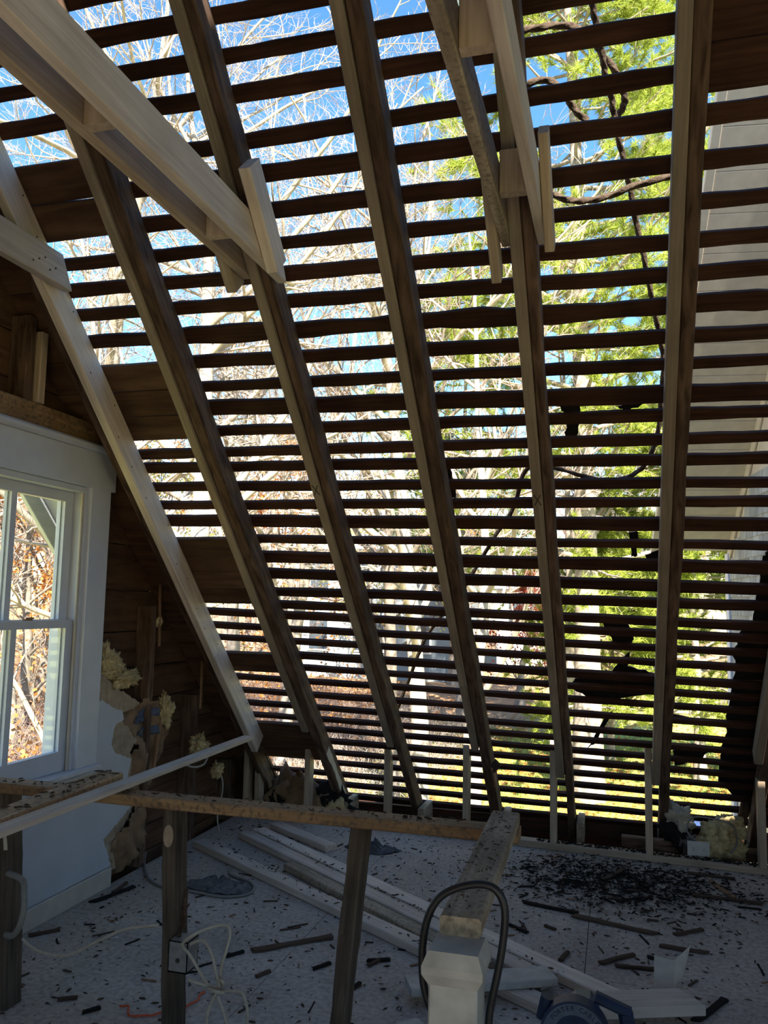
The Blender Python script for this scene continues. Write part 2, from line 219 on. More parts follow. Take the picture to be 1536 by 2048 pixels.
def floormat():
    m, nt, b = nmat('dusty_subfloor'); b.inputs['Roughness'].default_value = .9; spec(b, .15)
    tc = nt.nodes.new('ShaderNodeTexCoord')
    def nz(s, d=6):
        n = nt.nodes.new('ShaderNodeTexNoise'); n.inputs['Scale'].default_value = s; n.inputs['Detail'].default_value = d
        nt.links.new(tc.outputs['Object'], n.inputs['Vector']); return n
    a, c = nz(2.2), nz(45, 5)
    r = nt.nodes.new('ShaderNodeValToRGB'); r.color_ramp.elements[0].position = .3; r.color_ramp.elements[1].position = .7
    r.color_ramp.elements[0].color = (.43, .37, .315, 1); r.color_ramp.elements[1].color = (.62, .545, .465, 1)
    nt.links.new(a.outputs[0], r.inputs[0])
    r2 = nt.nodes.new('ShaderNodeValToRGB'); r2.color_ramp.elements[0].position = .36; r2.color_ramp.elements[1].position = .6
    r2.color_ramp.elements[0].color = (.72, .70, .69, 1); r2.color_ramp.elements[1].color = (1, 1, 1, 1)
    nt.links.new(c.outputs[0], r2.inputs[0])
    mx = nt.nodes.new('ShaderNodeMix'); mx.data_type = 'RGBA'; mx.blend_type = 'MULTIPLY'; mx.inputs['Factor'].default_value = 1
    nt.links.new(r.outputs[0], mx.inputs['A']); nt.links.new(r2.outputs[0], mx.inputs['B'])
    # soot-like dust spread round the heap of black debris
    sep = nt.nodes.new('ShaderNodeVectorMath'); sep.operation = 'DISTANCE'; sep.inputs[1].default_value = (-.02, 4.85, 0)
    nt.links.new(tc.outputs['Object'], sep.inputs[0])
    mr = nt.nodes.new('ShaderNodeMapRange'); mr.inputs['From Min'].default_value = .1; mr.inputs['From Max'].default_value = .85
    mr.inputs['To Min'].default_value = .75; mr.inputs['To Max'].default_value = 0
    nt.links.new(sep.outputs['Value'], mr.inputs[0])
    mul = nt.nodes.new('ShaderNodeMath'); mul.operation = 'MULTIPLY'; nt.links.new(mr.outputs[0], mul.inputs[0])
    r4 = nt.nodes.new('ShaderNodeValToRGB'); r4.color_ramp.elements[0].position = .35; r4.color_ramp.elements[1].position = .6
    nt.links.new(nz(14).outputs[0], r4.inputs[0]); nt.links.new(r4.outputs[0], mul.inputs[1])
    mx2 = nt.nodes.new('ShaderNodeMix'); mx2.data_type = 'RGBA'; mx2.inputs['B'].default_value = (.03, .027, .025, 1)
    nt.links.new(mul.outputs[0], mx2.inputs['Factor']); nt.links.new(mx.outputs['Result'], mx2.inputs['A'])
    nt.links.new(mx2.outputs['Result'], b.inputs['Base Color'])
    bp = nt.nodes.new('ShaderNodeBump'); bp.inputs['Strength'].default_value = .3; bp.inputs['Distance'].default_value = .004
    nt.links.new(c.outputs[0], bp.inputs['Height']); nt.links.new(bp.outputs[0], b.inputs['Normal'])
    return m
MT['floor'] = floormat()
def grassmat():
    m, nt, b = nmat('lawn'); b.inputs['Roughness'].default_value = .95; spec(b, .1)
    tc = nt.nodes.new('ShaderNodeTexCoord')
    def nz(s, d=5):
        n = nt.nodes.new('ShaderNodeTexNoise'); n.inputs['Scale'].default_value = s; n.inputs['Detail'].default_value = d
        nt.links.new(tc.outputs['Object'], n.inputs['Vector']); return n
    r = nt.nodes.new('ShaderNodeValToRGB'); e = r.color_ramp.elements
    e[0].position = .38; e[0].color = (.25, .36, .07, 1); e[1].position = .62; e[1].color = (.48, .31, .15, 1)
    k = r.color_ramp.elements.new(.5); k.color = (.42, .44, .13, 1)
    mixv = nt.nodes.new('ShaderNodeMath'); mixv.operation = 'ADD'
    m1 = nt.nodes.new('ShaderNodeMath'); m1.operation = 'MULTIPLY'; m1.inputs[1].default_value = .5
    m2 = nt.nodes.new('ShaderNodeMath'); m2.operation = 'MULTIPLY'; m2.inputs[1].default_value = .5
    nt.links.new(nz(.35).outputs[0], m1.inputs[0]); nt.links.new(nz(6).outputs[0], m2.inputs[0])
    nt.links.new(m1.outputs[0], mixv.inputs[0]); nt.links.new(m2.outputs[0], mixv.inputs[1])
    nt.links.new(mixv.outputs[0], r.inputs[0])
    # leaf litter takes over to the left and further back
    sx = nt.nodes.new('ShaderNodeSeparateXYZ'); nt.links.new(tc.outputs['Object'], sx.inputs[0])
    m3 = nt.nodes.new('ShaderNodeMath'); m3.operation = 'MULTIPLY_ADD'; m3.inputs[1].default_value = -.75; nt.links.new(sx.outputs['X'], m3.inputs[0])
    m4 = nt.nodes.new('ShaderNodeMath'); m4.operation = 'MULTIPLY'; m4.inputs[1].default_value = .33; nt.links.new(sx.outputs['Y'], m4.inputs[0])
    nt.links.new(m4.outputs[0], m3.inputs[2])
    nb = nt.nodes.new('ShaderNodeMath'); nb.operation = 'MULTIPLY_ADD'; nb.inputs[1].default_value = 6.0; nt.links.new(nz(.5).outputs[0], nb.inputs[0]); nt.links.new(m3.outputs[0], nb.inputs[2])
    mr = nt.nodes.new('ShaderNodeMapRange'); mr.inputs['From Min'].default_value = 14.0; mr.inputs['From Max'].default_value = 17.5; nt.links.new(nb.outputs[0], mr.inputs[0])
    r5 = nt.nodes.new('ShaderNodeValToRGB'); r5.color_ramp.elements[0].position = .35; r5.color_ramp.elements[1].position = .65
    r5.color_ramp.elements[0].color = (.26, .15, .08, 1); r5.color_ramp.elements[1].color = (.46, .30, .17, 1); nt.links.new(nz(3).outputs[0], r5.inputs[0])
    mxg = nt.nodes.new('ShaderNodeMix'); mxg.data_type = 'RGBA'; nt.links.new(mr.outputs[0], mxg.inputs['Factor'])
    nt.links.new(r.outputs[0], mxg.inputs['A']); nt.links.new(r5.outputs[0], mxg.inputs['B']); nt.links.new(mxg.outputs['Result'], b.inputs['Base Color'])
    return m
MT['lawn'] = grassmat()
def glassmat():
    m, nt, b = nmat('window_glass'); nt.nodes.remove(b)
    t = nt.nodes.new('ShaderNodeBsdfTransparent'); t.inputs[0].default_value = (.95, .97, .96, 1)
    g = nt.nodes.new('ShaderNodeBsdfGlossy'); g.inputs['Roughness'].default_value = .02
    mx = nt.nodes.new('ShaderNodeMixShader')
    mx.inputs[0].default_value = .05; nt.links.new(t.outputs[0], mx.inputs[1]); nt.links.new(g.outputs[0], mx.inputs[2])
    nt.links.new(mx.outputs[0], nt.nodes['Material Output'].inputs[0])
    return m
MT['glass'] = glassmat()

# ------------------------------------------------------------------ object helpers
def tag(o, label=None, cat=None, group=None, kind=None):
    if label: o['label'] = label
    if cat: o['category'] = cat
    if group: o['group'] = group
    if kind: o['kind'] = kind
    return o
def link(name, me, mat=None, parent=None, mw=None):
    o = bpy.data.objects.new(name, me); col.objects.link(o)
    if mat is not None and me is not None and not me.materials: me.materials.append(MT[mat] if isinstance(mat, str) else mat)
    w = mw or Matrix.Identity(4)
    if parent is not None:
        o.parent = parent; o.matrix_parent_inverse = Matrix.Identity(4)
        o.matrix_basis = WM[parent.name].inverted() @ w
    else: o.matrix_basis = w
    WM[o.name] = w
    return o
WM = {}
def empty(name, loc=(0, 0, 0), label=None, cat=None, group=None, kind=None, parent=None):
    o = link(name, None, None, parent, Matrix.Translation(Vector(loc))); o.empty_display_size = .1
    return tag(o, label, cat, group, kind)
def mesh(name, v, f, smooth=False):
    me = bpy.data.meshes.new(name); me.from_pydata([tuple(p) for p in v], [], f); me.update()
    if smooth: me.shade_smooth()
    return me
def frame(p0, p1, side):
    p0, p1 = Vector(p0), Vector(p1); x = (p1-p0).normalized(); y = Vector(side); y = (y - x*y.dot(x)).normalized(); z = x.cross(y)
    m = Matrix((x, y, z)).transposed().to_4x4(); m.translation = (p0+p1)/2
    return m, (p1-p0).length
def lumber_mesh(name, L, w, t, ch=.004, jit=0.0, seg=1, seed=0, cut0=0.0, cut1=0.0):
    """chamfered stick, length along X, width w along Y, thickness t along Z; cut0/cut1 slant the ends (shift along X per unit Y)"""
    rnd = random.Random(seed); a, b = w/2, t/2; c = min(ch, a*.6, b*.6)
    pr = [(-a+c, -b), (a-c, -b), (a, -b+c), (a, b-c), (a-c, b), (-a+c, b), (-a, b-c), (-a, -b+c)]
    v, f = [], []
    ph = [rnd.uniform(0, 6.3) for _ in range(6)]
    for i in range(seg+1):
        q = i/seg; x = -L/2 + L*q; sh = cut0*(1-q) + cut1*q
        jl = jit*(math.sin(x*5+ph[0]) + math.sin(x*17+ph[1])*.6 + rnd.uniform(-.7, .7)) if jit else 0
        jr = jit*(math.sin(x*6+ph[2]) + math.sin(x*19+ph[3])*.6 + rnd.uniform(-.7, .7)) if jit else 0
        for (y, z) in pr:
            v.append((x + sh*y, y + (jl if y < 0 else jr)*.8, z))
    for i in range(seg):
        for j in range(8):
            k = (j+1) % 8; f.append((i*8+j, (i+1)*8+j, (i+1)*8+k, i*8+k))
    f.append(tuple(range(8))); f.append(tuple(reversed(range(seg*8, seg*8+8))))
    return mesh(name, v, f)
CNT = [0]
def stick(name, p0, p1, side, w, t, mat, parent=None, **kw):
    m, L = frame(p0, p1, side); CNT[0] += 1
    return link(name, lumber_mesh(name, L, w, t, seed=CNT[0], **kw), mat, parent, m)
def box(name, lo, hi, mat, parent=None, ch=.003):
    lo, hi = Vector(lo), Vector(hi); d = hi-lo; c = (lo+hi)/2
    ax = max(range(3), key=lambda i: d[i]); e = Vector((0, 0, 0)); e[ax] = d[ax]/2
    sd = (ax+1) % 3; sv = Vector((0, 0, 0)); sv[sd] = 1
    return stick(name, c-e, c+e, sv, d[sd], d[(ax+2) % 3], mat, parent, ch=ch)
def poly_slab(name, pts, nrm, thick, mat, parent=None):
    """flat outline given its own thickness along nrm"""
    nrm = Vector(nrm).normalized(); pts = [Vector(p) for p in pts]; c = sum(pts, Vector())/len(pts)
    bm = bmesh.new(); a = [bm.verts.new(p-c) for p in pts]; bm.faces.new(a)
    r = bmesh.ops.extrude_face_region(bm, geom=bm.faces[:])
    bmesh.ops.translate(bm, vec=nrm*thick, verts=[g for g in r['geom'] if isinstance(g, bmesh.types.BMVert)])
    bmesh.ops.recalc_face_normals(bm, faces=bm.faces[:]); bmesh.ops.triangulate(bm, faces=[f for f in bm.faces if len(f.verts) > 4])
    me = bpy.data.meshes.new(name); bm.to_mesh(me); bm.free()
    return link(name, me, mat, parent, Matrix.Translation(c))
def ragged(pts, n=4, amp=.006, seed=1):
    r = random.Random(seed); out = []
    for i, p in enumerate(pts):
        q = pts[(i+1) % len(pts)]; out.append(p)
        if math.dist(p, q) < .4:
            for j in range(1, n+1): t = j/(n+1); out.append(tuple(p[k]+(q[k]-p[k])*t + r.uniform(-amp, amp) for k in range(len(p))))
    return out
def smooth_path(pts, n=6):
    P = [Vector(p) for p in pts]; out = []
    for i in range(len(P)-1):
        a, b, c, d = P[max(i-1, 0)], P[i], P[i+1], P[min(i+2, len(P)-1)]
        for j in range(n):
            t = j/n; out.append(.5*((2*b) + (c-a)*t + (2*a-5*b+4*c-d)*t*t + (3*b-a-3*c+d)*t**3))
    return out+[P[-1]]
def tube_mesh(name, pts, r, sides=8, twist=0.0, lobes=0, taper=1.0):
    P = [Vector(p) for p in pts]; v, f = [], []; ref = Vector((.3, .2, .93))
    for i, p in enumerate(P):
        t = (P[min(i+1, len(P)-1)] - P[max(i-1, 0)]).normalized()
        a = ref - t*ref.dot(t); a = a.normalized() if a.length > 1e-4 else t.orthogonal().normalized(); ref = a; b = t.cross(a)
        for j in range(sides):
            th = 2*math.pi*j/sides; rr = r*(1-(1-taper)*i/len(P))
            if lobes: rr *= 1 + .22*math.cos(lobes*(th) + twist*i)
            v.append(p + (a*math.cos(th)+b*math.sin(th))*rr)
    n = len(P)
    for i in range(n-1):
        for j in range(sides): k = (j+1) % sides; f.append((i*sides+j, i*sides+k, (i+1)*sides+k, (i+1)*sides+j))
    f.append(tuple(reversed(range(sides)))); f.append(tuple(range((n-1)*sides, n*sides)))
    return mesh(name, v, f, True)
def cable(name, pts, r, mat, parent=None, n=6, **kw):
    P = smooth_path(pts, n); c = P[0].copy()
    return link(name, tube_mesh(name, [p-c for p in P], r, **kw), mat, parent, Matrix.Translation(c))
def clump_mesh(name, size, seed, sub=4, rough=.45, tatter=.0):
    """lumpy tattered blob"""
    from mathutils import noise
    bm = bmesh.new(); bmesh.ops.create_icosphere(bm, subdivisions=sub, radius=1)
    off = Vector((seed*7.3, seed*3.1, seed*1.7))
    for v in bm.verts:
        d = v.co.normalized(); q = noise.fractal(d*1.6+off, 1.0, 2.0, 5)*rough + noise.noise(d*6+off)*rough*.35
        q += max(0, noise.noise(d*11+off*2))*tatter
        v.co = Vector((d.x*size[0], d.y*size[1], d.z*size[2]))*(1+q)
    me = bpy.data.meshes.new(name); bm.to_mesh(me); bm.free(); me.shade_smooth()
    return me
def crumple_sheet(name, outline, nrm_axis, depth, mat, seed, parent=None, res=.025, thick=.002):
    """crumpled sheet inside a Y/Z outline standing at x = nrm_axis"""
    from mathutils import noise
    ys = [p[0] for p in outline]; zs = [p[1] for p in outline]
    def inside(y, z):
        r = False; j = len(outline)-1
        for i in range(len(outline)):
            (a, b), (c, d) = outline[i], outline[j]
            if (b > z) != (d > z) and y < (c-a)*(z-b)/(d-b)+a: r = not r
            j = i
        return r
    ny = int((max(ys)-min(ys))/res)+2; nz = int((max(zs)-min(zs))/res)+2; v, f, idx = [], [], {}
    cy, cz = sum(ys)/len(ys), sum(zs)/len(zs)
    for i in range(ny+1):
        for j in range(nz+1):
            y = min(ys)+i*res; z = min(zs)+j*res
            q = noise.fractal(Vector((y*7, z*5, seed)), 1, 2, 4)*depth + abs(noise.noise(Vector((y*14, z*9, seed+3))))*depth*.8
            idx[i, j] = len(v); v.append((q, y-cy + noise.noise(Vector((y*30, z*30, 1)))*.008, z-cz + noise.noise(Vector((y*30, z*30, 5)))*.008))
    for i in range(ny):
        for j in range(nz):
            if inside(min(ys)+(i+.5)*res, min(zs)+(j+.5)*res): f.append((idx[i, j], idx[i+1, j], idx[i+1, j+1], idx[i, j+1]))
    me = mesh(name, v, f, True); bm = bmesh.new(); bm.from_mesh(me)
    bmesh.ops.delete(bm, geom=[q for q in bm.verts if not q.link_faces], context='VERTS'); bm.to_mesh(me); bm.free()
    o = link(name, me, mat, parent, Matrix.Translation(Vector((nrm_axis, cy, cz))))
    md = o.modifiers.new('thick', 'SOLIDIFY'); md.thickness = thick
    return o
# numpy mesh
def np_mesh(name, V, quads=None, tris=None, smooth=False):
    me = bpy.data.meshes.new(name); V = np.asarray(V, np.float32)
    me.vertices.add(len(V)); me.vertices.foreach_set('co', V.ravel())
    parts = []; tot = []
    if quads is not None and len(quads): parts.append(np.asarray(quads, np.int32).ravel()); tot.append(np.full(len(quads), 4, np.int32))
    if tris is not None and len(tris): parts.append(np.asarray(tris, np.int32).ravel()); tot.append(np.full(len(tris), 3, np.int32))
    lp = np.concatenate(parts); tt = np.concatenate(tot)
    me.loops.add(len(lp)); me.loops.foreach_set('vertex_index', lp)
    me.polygons.add(len(tt)); st = np.concatenate([[0], np.cumsum(tt)[:-1]]).astype(np.int32)
    me.polygons.foreach_set('loop_start', st); me.polygons.foreach_set('loop_total', tt)
    if smooth: me.polygons.foreach_set('use_smooth', np.ones(len(tt), bool))
    me.update(calc_edges=True); me.validate()
    return me
def nrmz(a): return a/np.maximum(np.linalg.norm(a, axis=-1, keepdims=True), 1e-9)
def tubes(P, R, sides):
    B, n, _ = P.shape
    T = np.empty_like(P); T[:, 1:-1] = P[:, 2:]-P[:, :-2]; T[:, 0] = P[:, 1]-P[:, 0]; T[:, -1] = P[:, -1]-P[:, -2]
    T = nrmz(T); ref = np.where(np.abs(T[..., 2:3]) > .9, np.array([1., 0, 0]), np.array([0, 0, 1.]))
    A = nrmz(np.cross(T, ref)); Bn = np.cross(T, A)
    an = np.arange(sides)*2*np.pi/sides
    V = P[:, :, None] + R[:, :, None, None]*(A[:, :, None]*np.cos(an)[None, None, :, None] + Bn[:, :, None]*np.sin(an)[None, None, :, None])
    i = np.arange(n-1)[:, None]; j = np.arange(sides)[None, :]; k = (j+1) % sides
    q = np.stack([i*sides+j, i*sides+k, (i+1)*sides+k, (i+1)*sides+j], -1).reshape(-1, 4)
    Q = (q[None] + (np.arange(B)*n*sides)[:, None, None]).reshape(-1, 4)
    return V.reshape(-1, 3), Q
def cat_tubes(lst):
    Vs, Qs, o = [], [], 0
    for V, Q in lst: Vs.append(V); Qs.append(Q+o); o += len(V)
    return np.concatenate(Vs), np.concatenate(Qs)
def grow(rng, start, dirs, length, nseg, wander, up):
    B = len(start); P = np.empty((B, nseg+1, 3)); P[:, 0] = start; d = nrmz(dirs)
    for s in range(nseg):
        P[:, s+1] = P[:, s] + d*(length/nseg)[:, None]
        d = nrmz(d + rng.normal(0, wander, (B, 3)) + np.array([0, 0, up]))
    return P
def children(rng, P, R, n, tmin, angle, lo, hi, length):
    """pick n starts along each parent polyline"""
    B, m, _ = P.shape; t = rng.uniform(tmin, 1, (B, n)); x = t*(m-1); i = np.minimum(x.astype(int), m-2); fr = (x-i)[..., None]
    b = np.arange(B)[:, None]; st = P[b, i]*(1-fr)+P[b, i+1]*fr; tg = nrmz(P[b, i+1]-P[b, i])
    rad = R[b, i]*(1-fr[..., 0])+R[b, i+1]*fr[..., 0]
    rv = nrmz(np.cross(tg, rng.normal(0, 1, tg.shape))); an = rng.normal(angle, .18, (B, n))[..., None]
    d = tg*np.cos(an)+rv*np.sin(an)
    ln = length[:, None]*rng.uniform(lo, hi, (B, n))*(1.15-.6*t)
    return st.reshape(-1, 3), d.reshape(-1, 3), ln.ravel(), rad.ravel()
def bare_tree(name, loc, height, r0, seed, label, group, lean=(0, 0), limbs=13, b2=7, b3=7, b4=5, mats=('bark', 'twig'), clear=.22, leaf=None, leafn=0, thick=1.0, spread=.45, cat='tree'):
    rng = np.random.default_rng(seed)
    root = empty(name, loc, label, cat, group)
    W = Matrix.Translation(Vector(loc))
    T = grow(rng, np.zeros((1, 3)), np.array([[lean[0], lean[1], 1.]]), np.array([height*.9]), 12, .05, .03)
    q = np.linspace(0, 1, 13); RT = (r0*(1-q*.85)*(1+.35*np.exp(-q*14)))[None]
    s1, d1, l1, ra1 = children(rng, T, RT, limbs, clear, .85, spread*.8, spread*1.2, np.array([height]))
    P1 = grow(rng, s1, d1, l1, 8, .13, .06); q1 = np.linspace(0, 1, 9)[None]
    R1 = np.minimum(ra1*.7, l1*.0125)[:, None]*(1-q1*.8)
    s2, d2, l2, ra2 = children(rng, P1, R1, b2, .15, .8, .3, .55, l1)
    P2 = grow(rng, s2, d2, l2, 6, .17, .06); R2 = np.maximum(np.minimum(ra2*.6, l2*.010), .007)[:, None]*(1-np.linspace(0, 1, 7)[None]*.7)
    tr = [tubes(T, RT, 12), tubes(P1, R1, 7)]
    s3, d3, l3, ra3 = children(rng, P2, R2, b3, .1, .75, .3, .6, l2)
    P3 = grow(rng, s3, d3, l3, 4, .2, .06); R3 = np.full((len(s3), 1), .0062*thick)*(1-np.linspace(0, 1, 5)[None]*.55)
    s4, d4, l4, _ = children(rng, P3, R3, b4, .1, .7, .3, .7, l3)
    P4 = grow(rng, s4, d4, l4, 2, .2, .08); R4 = np.full((len(s4), 1), .0038*thick)*(1-np.linspace(0, 1, 3)[None]*.5)
    V, Q = cat_tubes(tr); o = link('trunk_and_limbs', np_mesh('trunk_and_limbs', V, Q, smooth=True), mats[0], root, W)
    V, Q = cat_tubes([tubes(P2, R2, 4), tubes(P3, R3, 3), tubes(P4, R4, 3)])
    o = link('twigs', np_mesh('twigs', V, Q, smooth=True), mats[1], root, W); o['kind'] = 'stuff'
    if leaf:
        E = np.concatenate([P3[:, -1], P4[:, -1]]); pick = E[rng.integers(0, len(E), leafn)] + rng.normal(0, .12, (leafn, 3))
        o = link('leaves', quads_mesh('leaves', pick, rng, .045, .09), leaf, root, W); o['kind'] = 'stuff'
    return root
def quads_mesh(name, C, rng, lo, hi, flat=0.0):
    n = len(C); a = nrmz(rng.normal(0, 1, (n, 3))*np.array([1, 1, 1-flat])); b = nrmz(np.cross(a, rng.normal(0, 1, (n, 3))*np.array([1-flat, 1-flat, 1]) + np.array([0, 0, flat])))
    s = rng.uniform(lo, hi, (n, 1)); a = a*s; b = b*s*.6
    V = np.stack([C-a, C+b, C+a, C-b], 1).reshape(-1, 3); Q = np.arange(4*n).reshape(-1, 4)
    return np_mesh(name, V, Q)
def pine_tree(name, loc, height, r0, seed, label, group, crown0, reach, nb=60, sub=9, tuft=7, needles=16, mat='needle', nl=.17, lean=(0, 0)):
    rng = np.random.default_rng(seed); root = empty(name, loc, label, 'tree', group); W = Matrix.Translation(Vector(loc))
    T = grow(rng, np.zeros((1, 3)), np.array([[lean[0], lean[1], 1.]]), np.array([height]), 14, .012, .03)
    q = np.linspace(0, 1, 15); RT = (r0*(1-q*.9)*(1+.3*np.exp(-q*18)))[None]
    t = np.sort(rng.uniform(crown0, .98, nb)); x = t*14; i = np.minimum(x.astype(int), 13); fr = (x-i)[:, None]
    st = T[0, i]*(1-fr)+T[0, i+1]*fr; az = rng.uniform(0, 6.283, nb)
    d = np.stack([np.cos(az), np.sin(az), rng.uniform(-.1, .45, nb)], 1)
    ln = reach*np.clip(1.15-(t-crown0)/(1-crown0)*.85, .2, 1)*rng.uniform(.55, 1.1, nb)
    P1 = grow(rng, st, d, ln, 8, .09, .02); R1 = np.minimum(RT[0, i]*.45, ln*.014)[:, None]*(1-np.linspace(0, 1, 9)[None]*.8)
    s2, d2, l2, ra2 = children(rng, P1, R1, sub, .25, .8, .22, .45, ln)
    P2 = grow(rng, s2, d2, l2, 4, .14, .03); R2 = np.full((len(s2), 1), .012)*(1-np.linspace(0, 1, 5)[None]*.6)
    V, Q = cat_tubes([tubes(T, RT, 14), tubes(P1, R1, 6), tubes(P2, R2, 4)])
    link('trunk_and_boughs', np_mesh('trunk_and_boughs', V, Q, smooth=True), 'pbark', root, W)
    s3, d3, _, _ = children(rng, P2, R2, tuft, .2, .5, 1, 1, l2)
    s3 = np.concatenate([s3, P1[:, -1], P2[:, -1]]); d3 = np.concatenate([d3, P1[:, -1]-P1[:, -2], nrmz(P2[:, -1]-P2[:, -2])]); d3 = nrmz(d3)
    n = len(s3); base = s3[:, None] + d3[:, None]*rng.uniform(-.06, .12, (n, needles, 1))
    nd = nrmz(d3[:, None]*.9 + rng.normal(0, .6, (n, needles, 3)) + np.array([0, 0, .12]))
    L = nl*rng.uniform(.7, 1.25, (n, needles, 1)); w = nrmz(np.cross(nd, rng.normal(0, 1, nd.shape)))*.010
    V = np.stack([base-w, base+w, base+nd*L], 2).reshape(-1, 3); tr = np.arange(len(V)).reshape(-1, 3)
    o = link('needles', np_mesh('needles', V, None, tr), mat, root, W); o['kind'] = 'stuff'
    return root

# ------------------------------------------------------------------ the setting: roof slope with its laths
RIDGE_S = 2.6
LATH_K = 4.202
ceil = empty('ceiling', (0, 3.0, 2.9), kind='structure'); ceil['label'] = 'stripped roof slope of dark horizontal laths with open gaps'
XL, XR2 = -2.405, 1.0
rs = [(c, sl, w) for (c, sl, w) in D['LATH']]
s = rs[0][0] + .132
while s < RIDGE_S - .1:
    rs.append((s, 0.0, .06)); s += .131
for i, (c, sl, w) in enumerate(rs):
    x0 = XL
    for (a, b) in D['ZONES']:
        if a - .03 < c + sl*(-2.1) < b + .03: x0 = -1.93
    if c > .29: x1 = .262
    else: x1 = XR2
    big = (i == 8)
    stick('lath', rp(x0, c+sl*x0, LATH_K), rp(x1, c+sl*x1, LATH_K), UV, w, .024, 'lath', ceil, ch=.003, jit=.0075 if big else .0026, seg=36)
for (a, b) in D['ZONES']:
    n = max(1, round((b-a)/.145)); h = (b-a)/n
    for j in range(n):
        sc = a + h*(j+.5)
        stick('sheathing_board', rp(-2.405, sc, LATH_K), rp(-1.94, sc, LATH_K), UV, h-.004, .024, 'plank', ceil, ch=.003, jit=.001, seg=8)
sc = -4.3
while sc < RIDGE_S-.08:                       # closed boarding over the gable wall, outside the first rafter
    stick('sheathing_board', rp(-2.72, sc+.09, LATH_K), rp(-2.41, sc+.09, LATH_K), UV, .178, .024, 'plank', ceil, ch=.003); sc += .18
sc = .29
while sc < RIDGE_S-.08:                       # closed boarding right of the sixth rafter, up to the ridge
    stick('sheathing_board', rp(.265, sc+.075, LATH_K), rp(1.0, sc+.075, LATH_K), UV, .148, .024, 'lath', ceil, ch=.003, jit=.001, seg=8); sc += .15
sc = -4.3
while sc < RIDGE_S-.08:                       # the rest of the slope beyond the photograph's right edge is still boarded
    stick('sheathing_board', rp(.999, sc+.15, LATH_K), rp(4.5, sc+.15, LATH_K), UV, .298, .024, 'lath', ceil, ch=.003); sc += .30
stick('ridge_board', (-2.7, 1.02, 4.66), (4.5, 1.02, 4.66), (0, 1, 0), .04, .2, 'timber', ceil)
# house wall plate at the eave
stick('eave_plate', (-2.65, 5.97, -.03), (4.5, 5.97, -.03), (0, 1, 0), .10, .16, 'lath', ceil, jit=.003, seg=12)
stick('eave_plate', (.02, 5.62, .03), (.9, 5.56, .03), (0, 1, 0), .06, .07, 'timber', ceil, jit=.003, seg=8)
# rear slope behind the photographer, with an opening added in its middle to bounce sunlight inside
rear = empty('ceiling_rear', (0, -1.3, 2.5), kind='structure')
NB = Vector((0, -SN, CS)); UB = Vector((0, CS, SN))
def rb(x, s, k): return Vector((x, 2.04, 0)) + UB*s + NB*k
for (xa, xb, sa, sb) in ((-2.7, -.4, -4.3, 2.58), (-.4, 1.8, -1.5, 2.58), (-.4, 1.8, -4.3, -3.2), (1.8, 4.5, -4.3, 2.58)):
    stick('roof_deck', rb((xa+xb)/2, sa, LATH_K), rb((xa+xb)/2, sb, LATH_K), XV, xb-xa, .03, 'plank', rear)

# floor: sheets over a base
fl = box('floor', (-2.6, -3.6, -.06), (4.5, 5.52, -.018), 'plank'); tag(fl, 'grey dusty attic subfloor', kind='structure')
xs_ = [-2.58, -1.36, -.14, 1.08, 2.3, 3.52, 4.5]; ys_ = [-3.6, -1.2, 1.2, 3.62, 5.5]
for i in range(len(xs_)-1):
    for j in range(len(ys_)-1):
        v = [(xs_[i]+.0015, ys_[j]+.0015), (xs_[i+1]-.0015, ys_[j]+.0015), (xs_[i+1]-.0015, ys_[j+1]-.0015), (xs_[i]+.0015, ys_[j+1]-.0015)]
        V = [(x, y, z) for z in (-.018, 0) for (x, y) in v]
        link('floor_panel', mesh('floor_panel', V, [(3, 2, 1, 0), (4, 5, 6, 7), (0, 1, 5, 4), (1, 2, 6, 5), (2, 3, 7, 6), (3, 0, 4, 7)]), 'floor', fl)
low = box('wall_lower', (-2.7, -3.7, -3.2), (4.55, 5.98, -.16), 'cream'); low['kind'] = 'structure'
dk = box('floor_eave', (-2.6, 5.5, -.15), (4.5, 5.94, -.12), 'lath'); dk['kind'] = 'structure'

# ------------------------------------------------------------------ gable wall with the window
XG = -2.57
wl = empty('wall_left', (XG, 3.0, 0), kind='structure'); wl['label'] = 'gable wall of dark boards and studs, partly covered with torn drywall'
zb = [-.15, .02, .17, .37, .574, .731, .905, 1.10, 1.308, 1.54, 1.80, 2.06, 2.28, 2.5, 2.72, 2.95, 3.18, 3.4, 3.62, 3.85, 4.1, 4.35, 4.6]
for a, b in zip(zb[:-1], zb[1:]):
    zm = (a+b)/2; ye = (4.20-CS*zm)/SN; yr = 2.04-ye
    spans = [(yr, 2.62), (3.60, ye)] if .62 < zm < 2.08 else [(yr, ye)]
    for (ya, yb) in spans:
        stick('plank', (-2.692, ya, zm), (-2.692, yb, zm), (0, 0, 1), b-a-.004, .024, 'plank', wl, jit=.0015, seg=14, cut0=CS/SN if ya == yr else 0, cut1=-CS/SN if yb == ye else 0)
yo = lambda z: (4.185-CS*z)/SN
for pl in ([(3.60, -.15), (yo(-.15), -.15), (yo(2.1), 2.1), (3.60, 2.1)], [(2.04-yo(2.1), 2.1), (yo(2.1), 2.1), (1.02, 4.85)], [(2.62, -.15), (3.60, -.15), (3.60, .61), (2.62, .61)], [(2.04-yo(-.15), -.15), (2.62, -.15), (2.62, 2.1), (2.04-yo(2.1), 2.1)]):
    poly_slab('gap_light_block', [(-2.706, y, z) for (y, z) in pl], (-1, 0, 0), .004, 'felt', wl)  # black sheets added behind the planks to keep daylight out of the gaps
